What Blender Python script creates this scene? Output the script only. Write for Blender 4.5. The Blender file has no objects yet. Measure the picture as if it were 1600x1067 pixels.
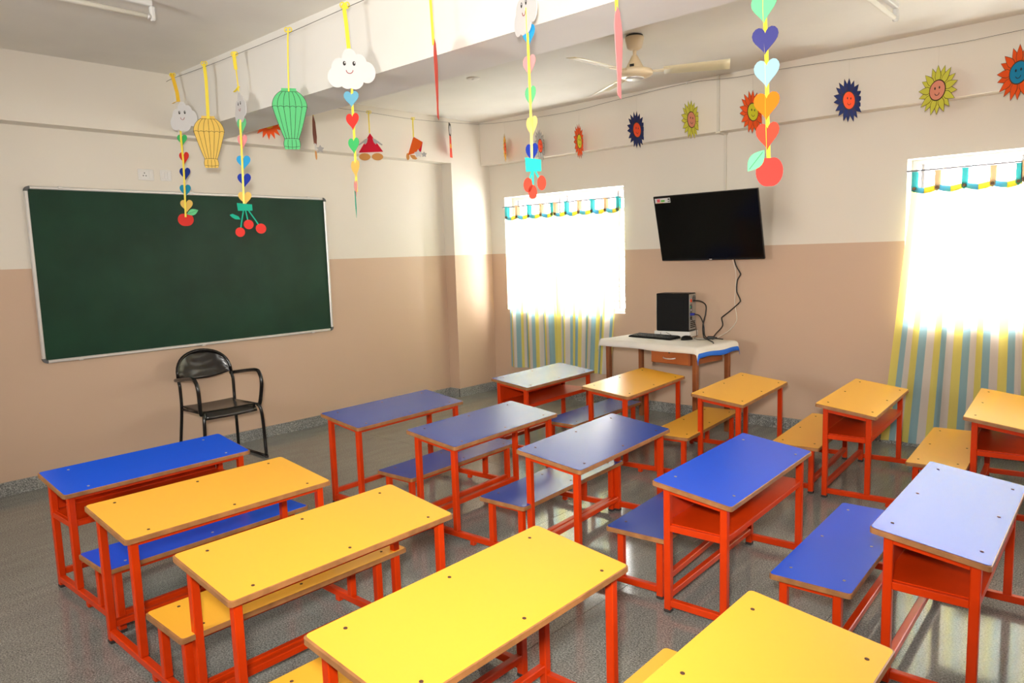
import bpy, math, random
from mathutils import Vector, Matrix
random.seed(7)
sc = bpy.context.scene
col = sc.collection
PI = math.pi

# ---------------------------------------------------------------- camera
CAM = Vector((5.8162, -5.9511, 1.532)); YAW, PITCH, ROLL, FPX = 0.7375, -0.1203, -0.0317, 1135.84
fw = Vector((-math.sin(YAW)*math.cos(PITCH), math.cos(YAW)*math.cos(PITCH), math.sin(PITCH)))
rt = Vector((math.cos(YAW), math.sin(YAW), 0)); up = rt.cross(fw)
r2 = rt*math.cos(ROLL) + up*math.sin(ROLL); u2 = up*math.cos(ROLL) - rt*math.sin(ROLL)
cd = bpy.data.cameras.new('camera'); cam = bpy.data.objects.new('camera', cd); col.objects.link(cam)
cam.matrix_world = Matrix(((r2.x, u2.x, -fw.x, CAM.x), (r2.y, u2.y, -fw.y, CAM.y), (r2.z, u2.z, -fw.z, CAM.z), (0, 0, 0, 1)))
cd.sensor_width = 36; cd.lens = FPX/1600*36; cd.clip_start = 0.05; cd.clip_end = 100
sc.camera = cam

# ---------------------------------------------------------------- world, lights, exposure
SKY = 42.0
w = bpy.data.worlds.new('overcast_sky'); sc.world = w; w.use_nodes = True
bg = w.node_tree.nodes['Background']; bg.inputs[0].default_value = (1.0, 0.985, 0.95, 1); bg.inputs[1].default_value = SKY
sc.view_settings.view_transform = 'Standard'; sc.view_settings.look = 'None'
sc.view_settings.gamma = 1; sc.view_settings.use_curve_mapping = False
sc.view_settings.exposure = 0.0
sc.cycles.max_bounces = 8; sc.cycles.diffuse_bounces = 5; sc.cycles.glossy_bounces = 4
sc.cycles.transparent_max_bounces = 12; sc.cycles.sample_clamp_indirect = 6.0
sc.cycles.caustics_reflective = False; sc.cycles.caustics_refractive = False

# the photographer's flash, held a little above and left of the lens
fl = bpy.data.lights.new('camera_flash', 'SPOT'); fl.energy = 680; fl.color = (1.0, 0.965, 0.90)
fl.spot_size = math.radians(100); fl.spot_blend = 1.0; fl.shadow_soft_size = 0.11
flo = bpy.data.objects.new('camera_flash', fl); col.objects.link(flo)
flo.location = CAM - r2*0.07 + u2*0.24 - fw*0.05
flo.rotation_euler = (fw + r2*0.04 + u2*0.02).to_track_quat('-Z', 'Y').to_euler()

# daylight portals, one in every window opening (width, height, centre, facing)
def portal(cx, cy, cz, w_, h_, rot):
    l = bpy.data.lights.new('daylight', 'AREA'); l.shape = 'RECTANGLE'; l.size = w_; l.size_y = h_
    l.cycles.is_portal = True
    o = bpy.data.objects.new('daylight', l); col.objects.link(o); o.location = (cx, cy, cz); o.rotation_euler = rot
# window wall openings: x0, x1, z0, z1; last one unseen, added for room ambient
WIN = [(0.365, 1.905, 0.918, 2.141), (4.349, 5.89, 0.931, 2.121), (6.45, 7.35, 0.93, 2.12)]
FILLWIN = [(2.2, 3.1, 1.2, 2.1)]  # rear wall opening out of view, added to let in ambient daylight
RX, RY, ZT = 7.7, -7.1, 2.945     # far wall x, rear wall y, ceiling
for x0, x1, z0, z1 in WIN: portal((x0+x1)/2, 0.245, (z0+z1)/2, x1-x0, z1-z0, (-PI/2, 0, 0))
for x0, x1, z0, z1 in FILLWIN: portal((x0+x1)/2, RY-0.2, (z0+z1)/2, x1-x0, z1-z0, (PI/2, 0, 0))

# ---------------------------------------------------------------- materials
MATS = {}
def nt(name):
    m = bpy.data.materials.new(name); m.use_nodes = True
    n = m.node_tree; b = n.nodes['Principled BSDF']; MATS[name] = m
    return m, n, b
def mat(name, rgb, rough=0.5, metal=0.0, spec=0.5, noise=0.0, scale=20.0, bump=0.0, coat=0.0):
    m, n, b = nt(name)
    b.inputs['Base Color'].default_value = (*rgb, 1); b.inputs['Roughness'].default_value = rough
    b.inputs['Metallic'].default_value = metal; b.inputs['Specular IOR Level'].default_value = spec
    b.inputs['Coat Weight'].default_value = coat
    if noise or bump:
        tc = n.nodes.new('ShaderNodeTexCoord'); nz = n.nodes.new('ShaderNodeTexNoise')
        nz.inputs['Scale'].default_value = scale; nz.inputs['Detail'].default_value = 4
        n.links.new(tc.outputs['Object'], nz.inputs['Vector'])
        if noise:
            r = n.nodes.new('ShaderNodeValToRGB')
            r.color_ramp.elements[0].color = (*[c*(1-noise) for c in rgb], 1); r.color_ramp.elements[0].position = .3
            r.color_ramp.elements[1].color = (*[min(1, c*(1+noise)) for c in rgb], 1); r.color_ramp.elements[1].position = .7
            n.links.new(nz.outputs['Fac'], r.inputs[0]); n.links.new(r.outputs[0], b.inputs['Base Color'])
        if bump:
            bp = n.nodes.new('ShaderNodeBump'); bp.inputs['Strength'].default_value = bump; bp.inputs['Distance'].default_value = .002
            n.links.new(nz.outputs['Fac'], bp.inputs['Height']); n.links.new(bp.outputs[0], b.inputs['Normal'])
    return m
def granite(name, c0, c1, c2, rough, scale=170):
    m, n, b = nt(name); L = n.links
    ge = n.nodes.new('ShaderNodeNewGeometry')
    v = n.nodes.new('ShaderNodeTexNoise'); v.inputs['Scale'].default_value = scale; v.inputs['Detail'].default_value = 3; v.inputs['Roughness'].default_value = .75
    L.new(ge.outputs['Position'], v.inputs['Vector'])
    r = n.nodes.new('ShaderNodeValToRGB'); e = r.color_ramp.elements
    e[0].position = .34; e[0].color = (*c0, 1); e[1].position = .5; e[1].color = (*c1, 1)
    x = e.new(.64); x.color = (*c2, 1)
    L.new(v.outputs['Fac'], r.inputs[0])
    # faint drawn-out veins and per-slab shift
    mp = n.nodes.new('ShaderNodeMapping'); mp.inputs['Scale'].default_value = (5, 1.1, 3); mp.inputs['Rotation'].default_value = (0, 0, .25)
    L.new(ge.outputs['Position'], mp.inputs['Vector'])
    z = n.nodes.new('ShaderNodeTexNoise'); z.inputs['Scale'].default_value = 3; z.inputs['Detail'].default_value = 6; z.inputs['Distortion'].default_value = .6
    L.new(mp.outputs[0], z.inputs['Vector'])
    oi = n.nodes.new('ShaderNodeObjectInfo')
    ma = n.nodes.new('ShaderNodeMath'); ma.operation = 'MULTIPLY_ADD'; ma.inputs[1].default_value = .10; ma.inputs[2].default_value = .0
    L.new(oi.outputs['Random'], ma.inputs[0])
    mb = n.nodes.new('ShaderNodeMath'); mb.operation = 'MULTIPLY_ADD'; mb.inputs[1].default_value = .55; L.new(z.outputs['Fac'], mb.inputs[0]); L.new(ma.outputs[0], mb.inputs[2])
    mc = n.nodes.new('ShaderNodeMath'); mc.operation = 'ADD'; mc.inputs[1].default_value = .68; L.new(mb.outputs[0], mc.inputs[0])
    mx = n.nodes.new('ShaderNodeVectorMath'); mx.operation = 'SCALE'; L.new(r.outputs[0], mx.inputs[0]); L.new(mc.outputs[0], mx.inputs['Scale'])
    L.new(mx.outputs[0], b.inputs['Base Color'])
    b.inputs['Roughness'].default_value = rough; b.inputs['Specular IOR Level'].default_value = .5
    return m
def wallpaint(name, top, low, zl):
    m, n, b = nt(name); L = n.links
    ge = n.nodes.new('ShaderNodeNewGeometry'); sp = n.nodes.new('ShaderNodeSeparateXYZ'); L.new(ge.outputs['Position'], sp.inputs[0])
    g = n.nodes.new('ShaderNodeMath'); g.operation = 'GREATER_THAN'; g.inputs[1].default_value = zl; L.new(sp.outputs['Z'], g.inputs[0])
    nz = n.nodes.new('ShaderNodeTexNoise'); nz.inputs['Scale'].default_value = 1.3; nz.inputs['Detail'].default_value = 5; L.new(ge.outputs['Position'], nz.inputs['Vector'])
    mx = n.nodes.new('ShaderNodeMix'); mx.data_type = 'RGBA'; L.new(g.outputs[0], mx.inputs['Factor'])
    mx.inputs['A'].default_value = (*low, 1); mx.inputs['B'].default_value = (*top, 1)
    ma = n.nodes.new('ShaderNodeMath'); ma.operation = 'MULTIPLY_ADD'; ma.inputs[1].default_value = .08; ma.inputs[2].default_value = .96; L.new(nz.outputs['Fac'], ma.inputs[0])
    vs = n.nodes.new('ShaderNodeVectorMath'); vs.operation = 'SCALE'; L.new(mx.outputs['Result'], vs.inputs[0]); L.new(ma.outputs[0], vs.inputs['Scale'])
    L.new(vs.outputs[0], b.inputs['Base Color'])
    n2 = n.nodes.new('ShaderNodeTexNoise'); n2.inputs['Scale'].default_value = 90; L.new(ge.outputs['Position'], n2.inputs['Vector'])
    bp = n.nodes.new('ShaderNodeBump'); bp.inputs['Strength'].default_value = .06; bp.inputs['Distance'].default_value = .003
    L.new(n2.outputs['Fac'], bp.inputs['Height']); L.new(bp.outputs[0], b.inputs['Normal'])
    b.inputs['Roughness'].default_value = .42; b.inputs['Specular IOR Level'].default_value = .35
    return m
def curtain_cloth(name, c, period, fac=.34):
    # vertical woven stripes along the cloth's own width (UV x in metres), translucent cotton
    m = bpy.data.materials.new(name); m.use_nodes = True; n = m.node_tree; L = n.links; MATS[name] = m
    n.nodes.remove(n.nodes['Principled BSDF']); out = n.nodes['Material Output']
    uv = n.nodes.new('ShaderNodeUVMap'); sp = n.nodes.new('ShaderNodeSeparateXYZ'); L.new(uv.outputs[0], sp.inputs[0])
    d = n.nodes.new('ShaderNodeMath'); d.operation = 'DIVIDE'; d.inputs[1].default_value = period; L.new(sp.outputs['X'], d.inputs[0])
    f = n.nodes.new('ShaderNodeMath'); f.operation = 'FRACT'; L.new(d.outputs[0], f.inputs[0])
    r = n.nodes.new('ShaderNodeValToRGB'); r.color_ramp.interpolation = 'CONSTANT'; e = r.color_ramp.elements
    e[0].position = 0; e[0].color = (*c[0], 1); e[1].position = .34; e[1].color = (*c[1], 1); x = e.new(.67); x.color = (*c[2], 1)
    L.new(f.outputs[0], r.inputs[0])
    df = n.nodes.new('ShaderNodeBsdfDiffuse'); tl = n.nodes.new('ShaderNodeBsdfTranslucent'); mx = n.nodes.new('ShaderNodeMixShader')
    L.new(r.outputs[0], df.inputs['Color']); L.new(r.outputs[0], tl.inputs['Color']); mx.inputs[0].default_value = fac
    L.new(df.outputs[0], mx.inputs[1]); L.new(tl.outputs[0], mx.inputs[2]); L.new(mx.outputs[0], out.inputs[0])
    return m
def glass(name):
    m = bpy.data.materials.new(name); m.use_nodes = True; n = m.node_tree; L = n.links; MATS[name] = m
    n.nodes.remove(n.nodes['Principled BSDF']); out = n.nodes['Material Output']
    t = n.nodes.new('ShaderNodeBsdfTransparent'); g = n.nodes.new('ShaderNodeBsdfGlossy'); g.inputs['Roughness'].default_value = .02
    mx = n.nodes.new('ShaderNodeMixShader'); mx.inputs[0].default_value = .06
    L.new(t.outputs[0], mx.inputs[1]); L.new(g.outputs[0], mx.inputs[2]); L.new(mx.outputs[0], out.inputs[0])
    return m
ZC = 1.533
mat('ceiling_paint', (.77, .745, .68), .7, noise=.04, scale=2)
mat('beam_paint', (.78, .76, .72), .55, noise=.03, scale=2, bump=.05)
wallpaint('two_tone_paint', (.735, .685, .60), (.565, .405, .295), ZC)
granite('floor_granite', (.070, .073, .067), (.200, .207, .190), (.36, .37, .345), .11, 150)
granite('skirting_granite', (.05, .052, .05), (.23, .235, .225), (.48, .48, .45), .3, 130)
mat('grout', (.05, .047, .04), .8)
mat('orange_paint', (.54, .034, .0015), .30, spec=.3, noise=.07, scale=9)
mat('yellow_laminate', (.92, .465, .042), .29, spec=.45)
mat('blue_laminate', (.008, .090, .76), .24, spec=.55)
mat('navy_laminate', (.011, .052, .34), .27, spec=.65)
mat('ply_edge', (.29, .125, .042), .5, noise=.22, scale=22)
mat('bolt_dark', (.085, .04, .028), .65, spec=.2)
mat('bolt_steel', (.45, .42, .38), .35, metal=.8)
mat('rubber', (.03, .02, .018), .7)
mat('board_green', (.007, .036, .019), .38, spec=.22, noise=.18, scale=3)
mat('aluminium', (.72, .71, .69), .35, metal=.6)
mat('grey_plastic', (.10, .10, .10), .5)
mat('black_paint', (.006, .005, .005), .22, spec=.5)
mat('black_perforated', (.010, .008, .007), .24, spec=.6)
mat('white_plastic', (.74, .72, .69), .35)
mat('dark_hole', (.02, .02, .02), .8)
mat('cream_paint', (.72, .58, .38), .35)
mat('fan_blade', (.70, .62, .40), .35)
mat('tube_white', (.85, .83, .74), .3)
mat('fitting_white', (.70, .70, .68), .4)
mat('wire_dark', (.05, .05, .045), .5)
mat('thread', (.62, .58, .5), .7)
mat('yellow_ribbon', (.90, .72, .05), .35, spec=.5)
mat('gold_ribbon', (.85, .52, .03), .35, spec=.5)
for nme, c in dict(paper_white=(.66, .65, .65), paper_green=(.06, .48, .14), paper_mint=(.15, .60, .27), paper_red=(.66, .04, .03), paper_navy=(.012, .035, .25),
                   paper_teal=(.02, .27, .42), paper_yellow=(.75, .50, .12), paper_lemon=(.86, .68, .22), paper_pink=(.85, .32, .33), paper_blue=(.03, .35, .70),
                   paper_royal=(.015, .04, .36), paper_sky=(.14, .39, .54), paper_indigo=(.045, .045, .185), paper_pale=(.26, .43, .49), paper_orange=(.72, .155, .006),
                   paper_coral=(.62, .060, .032), paper_turquoise=(.02, .58, .46), paper_jade=(.01, .38, .24), paper_gold=(.80, .54, .12), paper_balloon_green=(.11, .52, .20),
                   petal_gold=(.72, .36, .03), petal_blue=(.012, .025, .12), petal_lime=(.62, .60, .07), petal_orange=(.78, .09, .012), face_red=(.85, .09, .03),
                   face_pink=(.72, .28, .19), face_lime=(.62, .60, .03), face_blue=(.01, .22, .42), paper_crimson=(.55, .008, .03), paper_brick=(.66, .10, .01),
                   paper_tan=(.62, .28, .08), paper_brown=(.12, .022, .008), paper_grey=(.42, .41, .40)).items():
    mat(nme, c, .75, spec=.2)
mat('ink', (.015, .012, .010), .7)
mat('ink_green', (.02, .12, .06), .7)
mat('ink_red', (.30, .02, .02), .7)
mat('petal_rim', (.06, .03, .01), .8)
mat('tv_bezel', (.012, .012, .012), .2, spec=.5)
mat('tv_screen', (.004, .004, .0035), .12, spec=.35)
mat('sticker_white', (.62, .62, .62), .4)
mat('sticker_red', (.6, .10, .12), .4)
mat('sticker_green', (.10, .42, .05), .4)
mat('pc_black', (.006, .006, .006), .45, spec=.15)
mat('pc_metal', (.42, .42, .40), .4, metal=.7)
mat('vga_blue', (.01, .02, .28), .4)
mat('key_black', (.02, .02, .02), .5)
mat('table_wood', (.25, .075, .022), .4, noise=.2, scale=6)
mat('drawer_wood', (.34, .095, .025), .4, noise=.25, scale=5)
mat('tablecloth_white', (.76, .73, .66), .85, noise=.03, scale=8)
mat('tablecloth_blue', (.01, .13, .62), .8)
mat('cable_black', (.012, .011, .01), .5)
mat('cable_white', (.72, .66, .56), .5)
mat('frame_white', (.78, .78, .80), .4)
mat('grille_steel', (.32, .30, .34), .4)
mat('button_wood', (.16, .08, .03), .5)
mat('conduit_paint', (.66, .62, .54), .5)
glass('window_glass')
CB, CY, CW = (.31, .50, .56), (.78, .70, .20), (.74, .69, .63)
curtain_cloth('curtain_stripe', (CB, CY, CW), .126)
curtain_cloth('curtain_stripe_reversed', (CY, CB, CW), .126)
for nme, c in dict(tab_teal=(.16, .48, .48), tab_beige=(.62, .50, .36), tab_yellow=(.80, .68, .16), band_blue=(.22, .50, .62)).items(): curtain_cloth(nme, (c, c, c), 1.0, .7)

# ---------------------------------------------------------------- mesh helpers
class MB:
    def __init__(s): s.v = []; s.f = []; s.m = []; s.smooth = False; s.uv = None
    def add(s, vs, fs, mi=0):
        o = len(s.v); s.v += [tuple(v) for v in vs]; s.f += [tuple(o+i for i in f) for f in fs]; s.m += [mi]*len(fs); return s
    def box(s, x0, x1, y0, y1, z0, z1, mi=0):
        return s.add([(x0, y0, z0), (x1, y0, z0), (x1, y1, z0), (x0, y1, z0), (x0, y0, z1), (x1, y0, z1), (x1, y1, z1), (x0, y1, z1)],
                     [(0, 3, 2, 1), (4, 5, 6, 7), (0, 1, 5, 4), (1, 2, 6, 5), (2, 3, 7, 6), (3, 0, 4, 7)], mi)
    def cbox(s, x0, x1, y0, y1, z0, z1, c=.004):
        # box with chamfered edges
        vs = []; X = (x0, x1); Y = (y0, y1); Z = (z0, z1); idx = {}
        for i in (0, 1):
            for j in (0, 1):
                for k in (0, 1):
                    sx, sy, sz = (1, -1)[i], (1, -1)[j], (1, -1)[k]
                    for a in range(3):
                        p = [X[i]+sx*c, Y[j]+sy*c, Z[k]+sz*c]; p[a] = (X[i], Y[j], Z[k])[a]
                        idx[i, j, k, a] = len(vs); vs.append(p)
        fs = []
        for a in range(3):
            b, d = (a+1) % 3, (a+2) % 3
            for t in (0, 1):
                q = []
                for ib, jd in ((0, 0), (1, 0), (1, 1), (0, 1)):
                    t3 = [0, 0, 0]; t3[a] = t; t3[b] = ib; t3[d] = jd; q.append(idx[(*t3, a)])
                fs.append(tuple(q if t else q[::-1]))
            for ib in (0, 1):
                for jd in (0, 1):
                    e = []
                    for t in (0, 1):
                        t3 = [0, 0, 0]; t3[a] = t; t3[b] = ib; t3[d] = jd; e.append((idx[(*t3, b)], idx[(*t3, d)]))
                    q = (e[0][0], e[1][0], e[1][1], e[0][1]); fs.append(q if ib != jd else q[::-1])
        for i in (0, 1):
            for j in (0, 1):
                for k in (0, 1):
                    q = tuple(idx[i, j, k, a] for a in range(3)); fs.append(q if (i+j+k) % 2 else q[::-1])
        return s.add(vs, fs)
    def bar(s, p0, p1, w_, h_, upv=(0, 0, 1)):
        p0, p1 = Vector(p0), Vector(p1); d = (p1-p0).normalized(); u = Vector(upv); sd = d.cross(u)
        if sd.length < 1e-4: sd = d.cross(Vector((1, 0, 0)))
        sd.normalize(); u = sd.cross(d).normalized(); vs = []
        for p in (p0, p1):
            for a, b in ((-1, -1), (1, -1), (1, 1), (-1, 1)): vs.append(p + sd*a*w_/2 + u*b*h_/2)
        return s.add(vs, [(0, 1, 2, 3), (7, 6, 5, 4), (0, 4, 5, 1), (1, 5, 6, 2), (2, 6, 7, 3), (3, 7, 4, 0)])
    def tube(s, path, r, n=8, closed=False):
        P = [Vector(p) for p in path]; N = len(P); rr = r if isinstance(r, (list, tuple)) else [r]*N; vs = []; prev = None
        for i, p in enumerate(P):
            a = P[i-1] if (i or closed) else P[i]; b = P[(i+1) % N] if (i < N-1 or closed) else P[i]
            d = (b-a).normalized()
            if prev is None:
                prev = d.orthogonal().normalized()
            prev = (prev - d*prev.dot(d)).normalized(); q = d.cross(prev)
            for k in range(n): t = 2*PI*k/n; vs.append(p + (prev*math.cos(t) + q*math.sin(t))*rr[i])
        fs = []
        for i in range(N if closed else N-1):
            for k in range(n): j = (i+1) % N; fs.append((i*n+k, i*n+(k+1) % n, j*n+(k+1) % n, j*n+k))
        if not closed: fs += [tuple(range(n))[::-1], tuple((N-1)*n+k for k in range(n))]
        s.smooth = True
        return s.add(vs, fs)
    def lathe(s, prof, n=24, c=(0, 0, 0)):
        vs = []; m_ = len(prof)
        for r, z in prof:
            for k in range(n): t = 2*PI*k/n; vs.append((c[0]+r*math.cos(t), c[1]+r*math.sin(t), c[2]+z))
        fs = [(i*n+k, i*n+(k+1) % n, (i+1)*n+(k+1) % n, (i+1)*n+k) for i in range(m_-1) for k in range(n)]
        fs += [tuple(range(n))[::-1], tuple((m_-1)*n+k for k in range(n))]
        s.smooth = True
        return s.add(vs, fs)
    def card(s, poly, y0, y1, mi=0):
        # outline in the local x-z plane given thickness along y (front is -y)
        n = len(poly); a = sum(poly[i][0]*poly[(i+1) % n][1]-poly[(i+1) % n][0]*poly[i][1] for i in range(n))
        if a < 0: poly = poly[::-1]
        vs = [(x, y0, z) for x, z in poly] + [(x, y1, z) for x, z in poly]
        return s.add(vs, [tuple(range(n)), tuple(range(2*n-1, n-1, -1))] + [((i+1) % n, i, n+i, n+(i+1) % n) for i in range(n)], mi)
    def strip(s, pts, w_, y0, y1):
        # pen line of width w_ through 2-d points in the x-z plane
        L_, R_ = [], []
        for i, (x, z) in enumerate(pts):
            a = pts[max(0, i-1)]; b = pts[min(len(pts)-1, i+1)]; dx, dz = b[0]-a[0], b[1]-a[1]; l = math.hypot(dx, dz) or 1
            L_.append((x-dz/l*w_/2, z+dx/l*w_/2)); R_.append((x+dz/l*w_/2, z-dx/l*w_/2))
        for i in range(len(pts)-1): s.card([L_[i], L_[i+1], R_[i+1], R_[i]], y0, y1)
        return s
    def mesh(s, name, m):
        me = bpy.data.meshes.new(name); me.from_pydata(s.v, [], s.f)
        for q in (m if isinstance(m, (list, tuple)) else [m]): me.materials.append(MATS[q])
        me.polygons.foreach_set('material_index', s.m)
        if s.smooth:
            me.polygons.foreach_set('use_smooth', [len(f) <= 4 for f in s.f])
        if s.uv:
            ul = me.uv_layers.new(name='UVMap')
            for lp in me.loops: ul.data[lp.index].uv = s.uv[lp.vertex_index]
        me.update(); return me
    def build(s, name, m, parent=None, loc=None, rz=None):
        return obj(name, s.mesh(name, m), parent, loc, rz)
def obj(name, me, parent=None, loc=None, rz=None):
    o = bpy.data.objects.new(name, me); col.objects.link(o)
    if parent: o.parent = parent
    if loc is not None: o.location = loc
    if rz is not None: o.rotation_euler = (0, 0, rz) if isinstance(rz, (int, float)) else rz
    return o
def tag(o, label=None, cat=None, group=None, kind=None):
    for k, v in (('label', label), ('category', cat), ('group', group), ('kind', kind)):
        if v: o[k] = v
    return o
def thing(name, label, cat, loc=(0, 0, 0), rz=0, group=None):
    return tag(obj(name, None, None, loc, rz), label, cat, group)
def struct(o): o['kind'] = 'structure'; return o
def smoothpath(pts, k=8):
    P = [Vector(p) for p in pts]; out = []
    for i in range(len(P)-1):
        a, b, c, d = P[max(0, i-1)], P[i], P[i+1], P[min(len(P)-1, i+2)]
        for j in range(k):
            t = j/k; out.append(.5*((2*b) + (c-a)*t + (2*a-5*b+4*c-d)*t*t + (3*b-a-3*c+d)*t**3))
    return out + [P[-1]]
def rrect(x0, x1, y0, y1, r, n=4):
    out = []
    for cx, cy, a0 in ((x1-r, y0+r, -PI/2), (x1-r, y1-r, 0), (x0+r, y1-r, PI/2), (x0+r, y0+r, PI)):
        for i in range(n+1): a = a0 + PI/2*i/n; out.append((cx+r*math.cos(a), cy+r*math.sin(a)))
    return out

# ---------------------------------------------------------------- the room
BB, WB, ZL = .150, .1325, 2.494
fl_o = struct(MB().box(-.02, RX, RY, .02, -.12, -.012).build('floor', 'grout'))
TX, TY = .81, 1.065; tiles = {}
nx = 10; ys = [0.0] + [-.07 - TY*k for k in range(0, 7)]
for i in range(nx):
    x0 = .80 + TX*(i-1); xa, xb = max(0, x0), min(RX, x0+TX)
    for j in range(len(ys)):
        yb = ys[j]; ya = ys[j+1] if j+1 < len(ys) else RY
        if yb - ya < .02 or xb - xa < .02: continue
        key = (round(xb-xa, 3), round(yb-ya, 3))
        if key not in tiles:
            tiles[key] = MB().cbox(.0010, key[0]-.0010, .0010, key[1]-.0010, -.013, 0, .0007).mesh('floor_slab', 'floor_granite')
        obj('floor_slab', tiles[key], fl_o, (xa, ya, 0))
struct(MB().box(-.02, RX, RY, .02, ZT, ZT+.12).build('ceiling', 'ceiling_paint'))
struct(MB().box(-.25, 0, RY-.25, .25, -.12, ZT+.12).build('wall_left', 'two_tone_paint'))
struct(MB().box(RX, RX+.25, RY-.25, .25, -.12, ZT+.12).build('wall_right', 'two_tone_paint'))
def holed_wall(name, y0, y1, holes):
    b = MB(); xs = sorted([0, RX] + [v for h in holes for v in h[:2]])
    for i in range(len(xs)-1):
        a, c = xs[i], xs[i+1]; hole = [h for h in holes if abs(h[0]-a) < 1e-6]
        if hole:
            h = hole[0]; b.box(a, c, y0, y1, -.12, h[2]); b.box(a, c, y0, y1, h[3], ZT+.12)
        else: b.box(a, c, y0, y1, -.12, ZT+.12)
    return struct(b.build(name, 'two_tone_paint'))
holed_wall('wall_back', 0, .25, WIN); holed_wall('wall_front', RY-.25, RY, FILLWIN)
# concrete frame: perimeter beams, corner column, cross beam
struct(MB().box(0, BB, RY, 0, ZL, ZT).build('trim_1', 'two_tone_paint'))
struct(MB().box(BB, RX, -WB, 0, ZL-.003, ZT).build('trim_2', 'two_tone_paint'))
struct(MB().box(0, BB, -.575, 0, 0, ZL).build('trim_3', 'two_tone_paint'))
struct(MB().box(BB, RX, -3.414, -3.047, 2.512, ZT).build('trim_4', 'beam_paint'))
# granite skirting, stone by stone
def skirting(name, p0, p1, nrm, step):
    o = struct(MB().bar((p0[0]+nrm[0]*.004, p0[1]+nrm[1]*.004, .046), (p1[0]+nrm[0]*.004, p1[1]+nrm[1]*.004, .046), .008, .090).build(name, 'grout'))
    L_ = math.hypot(p1[0]-p0[0], p1[1]-p0[1]); n = max(1, round(L_/step)); d = ((p1[0]-p0[0])/L_, (p1[1]-p0[1])/L_); s_ = L_/n; m_ = {}
    for i in range(n):
        a = (p0[0]+d[0]*(i*s_+.0012)+nrm[0]*.009, p0[1]+d[1]*(i*s_+.0012)+nrm[1]*.009, 0); b = (p0[0]+d[0]*((i+1)*s_-.0012)+nrm[0]*.009, p0[1]+d[1]*((i+1)*s_-.0012)+nrm[1]*.009, 0)
        MB().bar((a[0], a[1], .047), (b[0], b[1], .047), .018, .093).build('skirting_stone', 'skirting_granite', o)
skirting('baseboard_left', (0, RY), (0, -.575), (1, 0), 1.05)
skirting('baseboard_column_side', (0, -.575), (BB, -.575), (0, -1), .2)
skirting('baseboard_column', (BB, -.592), (BB, -.018), (1, 0), .6)
skirting('baseboard_back', (BB, 0), (RX, 0), (0, -1), 1.05)
skirting('baseboard_right', (RX, RY), (RX, 0), (-1, 0), 1.05)

def window(i, x0, x1, z0, z1, ya, yb, stiles):
    o = struct(obj('window_%d' % i, None, None, ((x0+x1)/2, (ya+yb)/2, z0))); cx, cy = (x0+x1)/2, (ya+yb)/2
    T = lambda b, n, m: b.build(n, m, o)
    def B(x0, x1, y0, y1, za, zb): return MB().cbox(x0-cx, x1-cx, y0-cy, y1-cy, za-z0, zb-z0, .003)
    f = .035
    for a, b_, c, d in ((x0, x0+f, z0, z1), (x1-f, x1, z0, z1), (x0+f, x1-f, z0, z0+f), (x0+f, x1-f, z1-f, z1)):
        T(B(a, b_, ya, yb, c, d), 'frame_member', 'frame_white')
    zt = z1-.23
    T(B(x0+f, x1-f, ya+.01, yb-.01, zt, zt+.04), 'transom', 'frame_white')
    for s_ in stiles: T(B(s_-.012, s_+.012, ya-.005, yb+.005, z0+f, z1-f), 'stile', 'grille_steel')
    ss = [x0+f] + list(stiles) + [x1-f]
    for a, b_ in zip(ss[:-1], ss[1:]):
        if b_-a < .12: continue
        T(B(a+.012, b_-.012, cy-.003, cy+.003, z0+f, zt), 'pane', 'window_glass'); T(B(a+.012, b_-.012, cy-.003, cy+.003, zt+.04, z1-f), 'pane', 'window_glass')
    n = 8
    for k in range(n):
        z = z0+.10+(z1-z0-.18)*k/(n-1)
        T(MB().tube([(x0+.01-cx, yb+.03-cy, z-z0), (x1-.01-cx, yb+.03-cy, z-z0)], .006, 6), 'grille_bar', 'grille_steel')
window(1, *WIN[0], .14, .19, (.44, 1.02, 1.12, 1.75)); window(2, *WIN[1], .14, .19, (4.42, 5.03, 5.13, 5.76)); window(3, *WIN[2], .14, .19, (6.9,))
for k, h in enumerate(FILLWIN): window(4+k, *h, RY-.19, RY-.14, ((h[0]+h[1])/2,))  # unseen rear window, added as a source of ambient light

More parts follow.
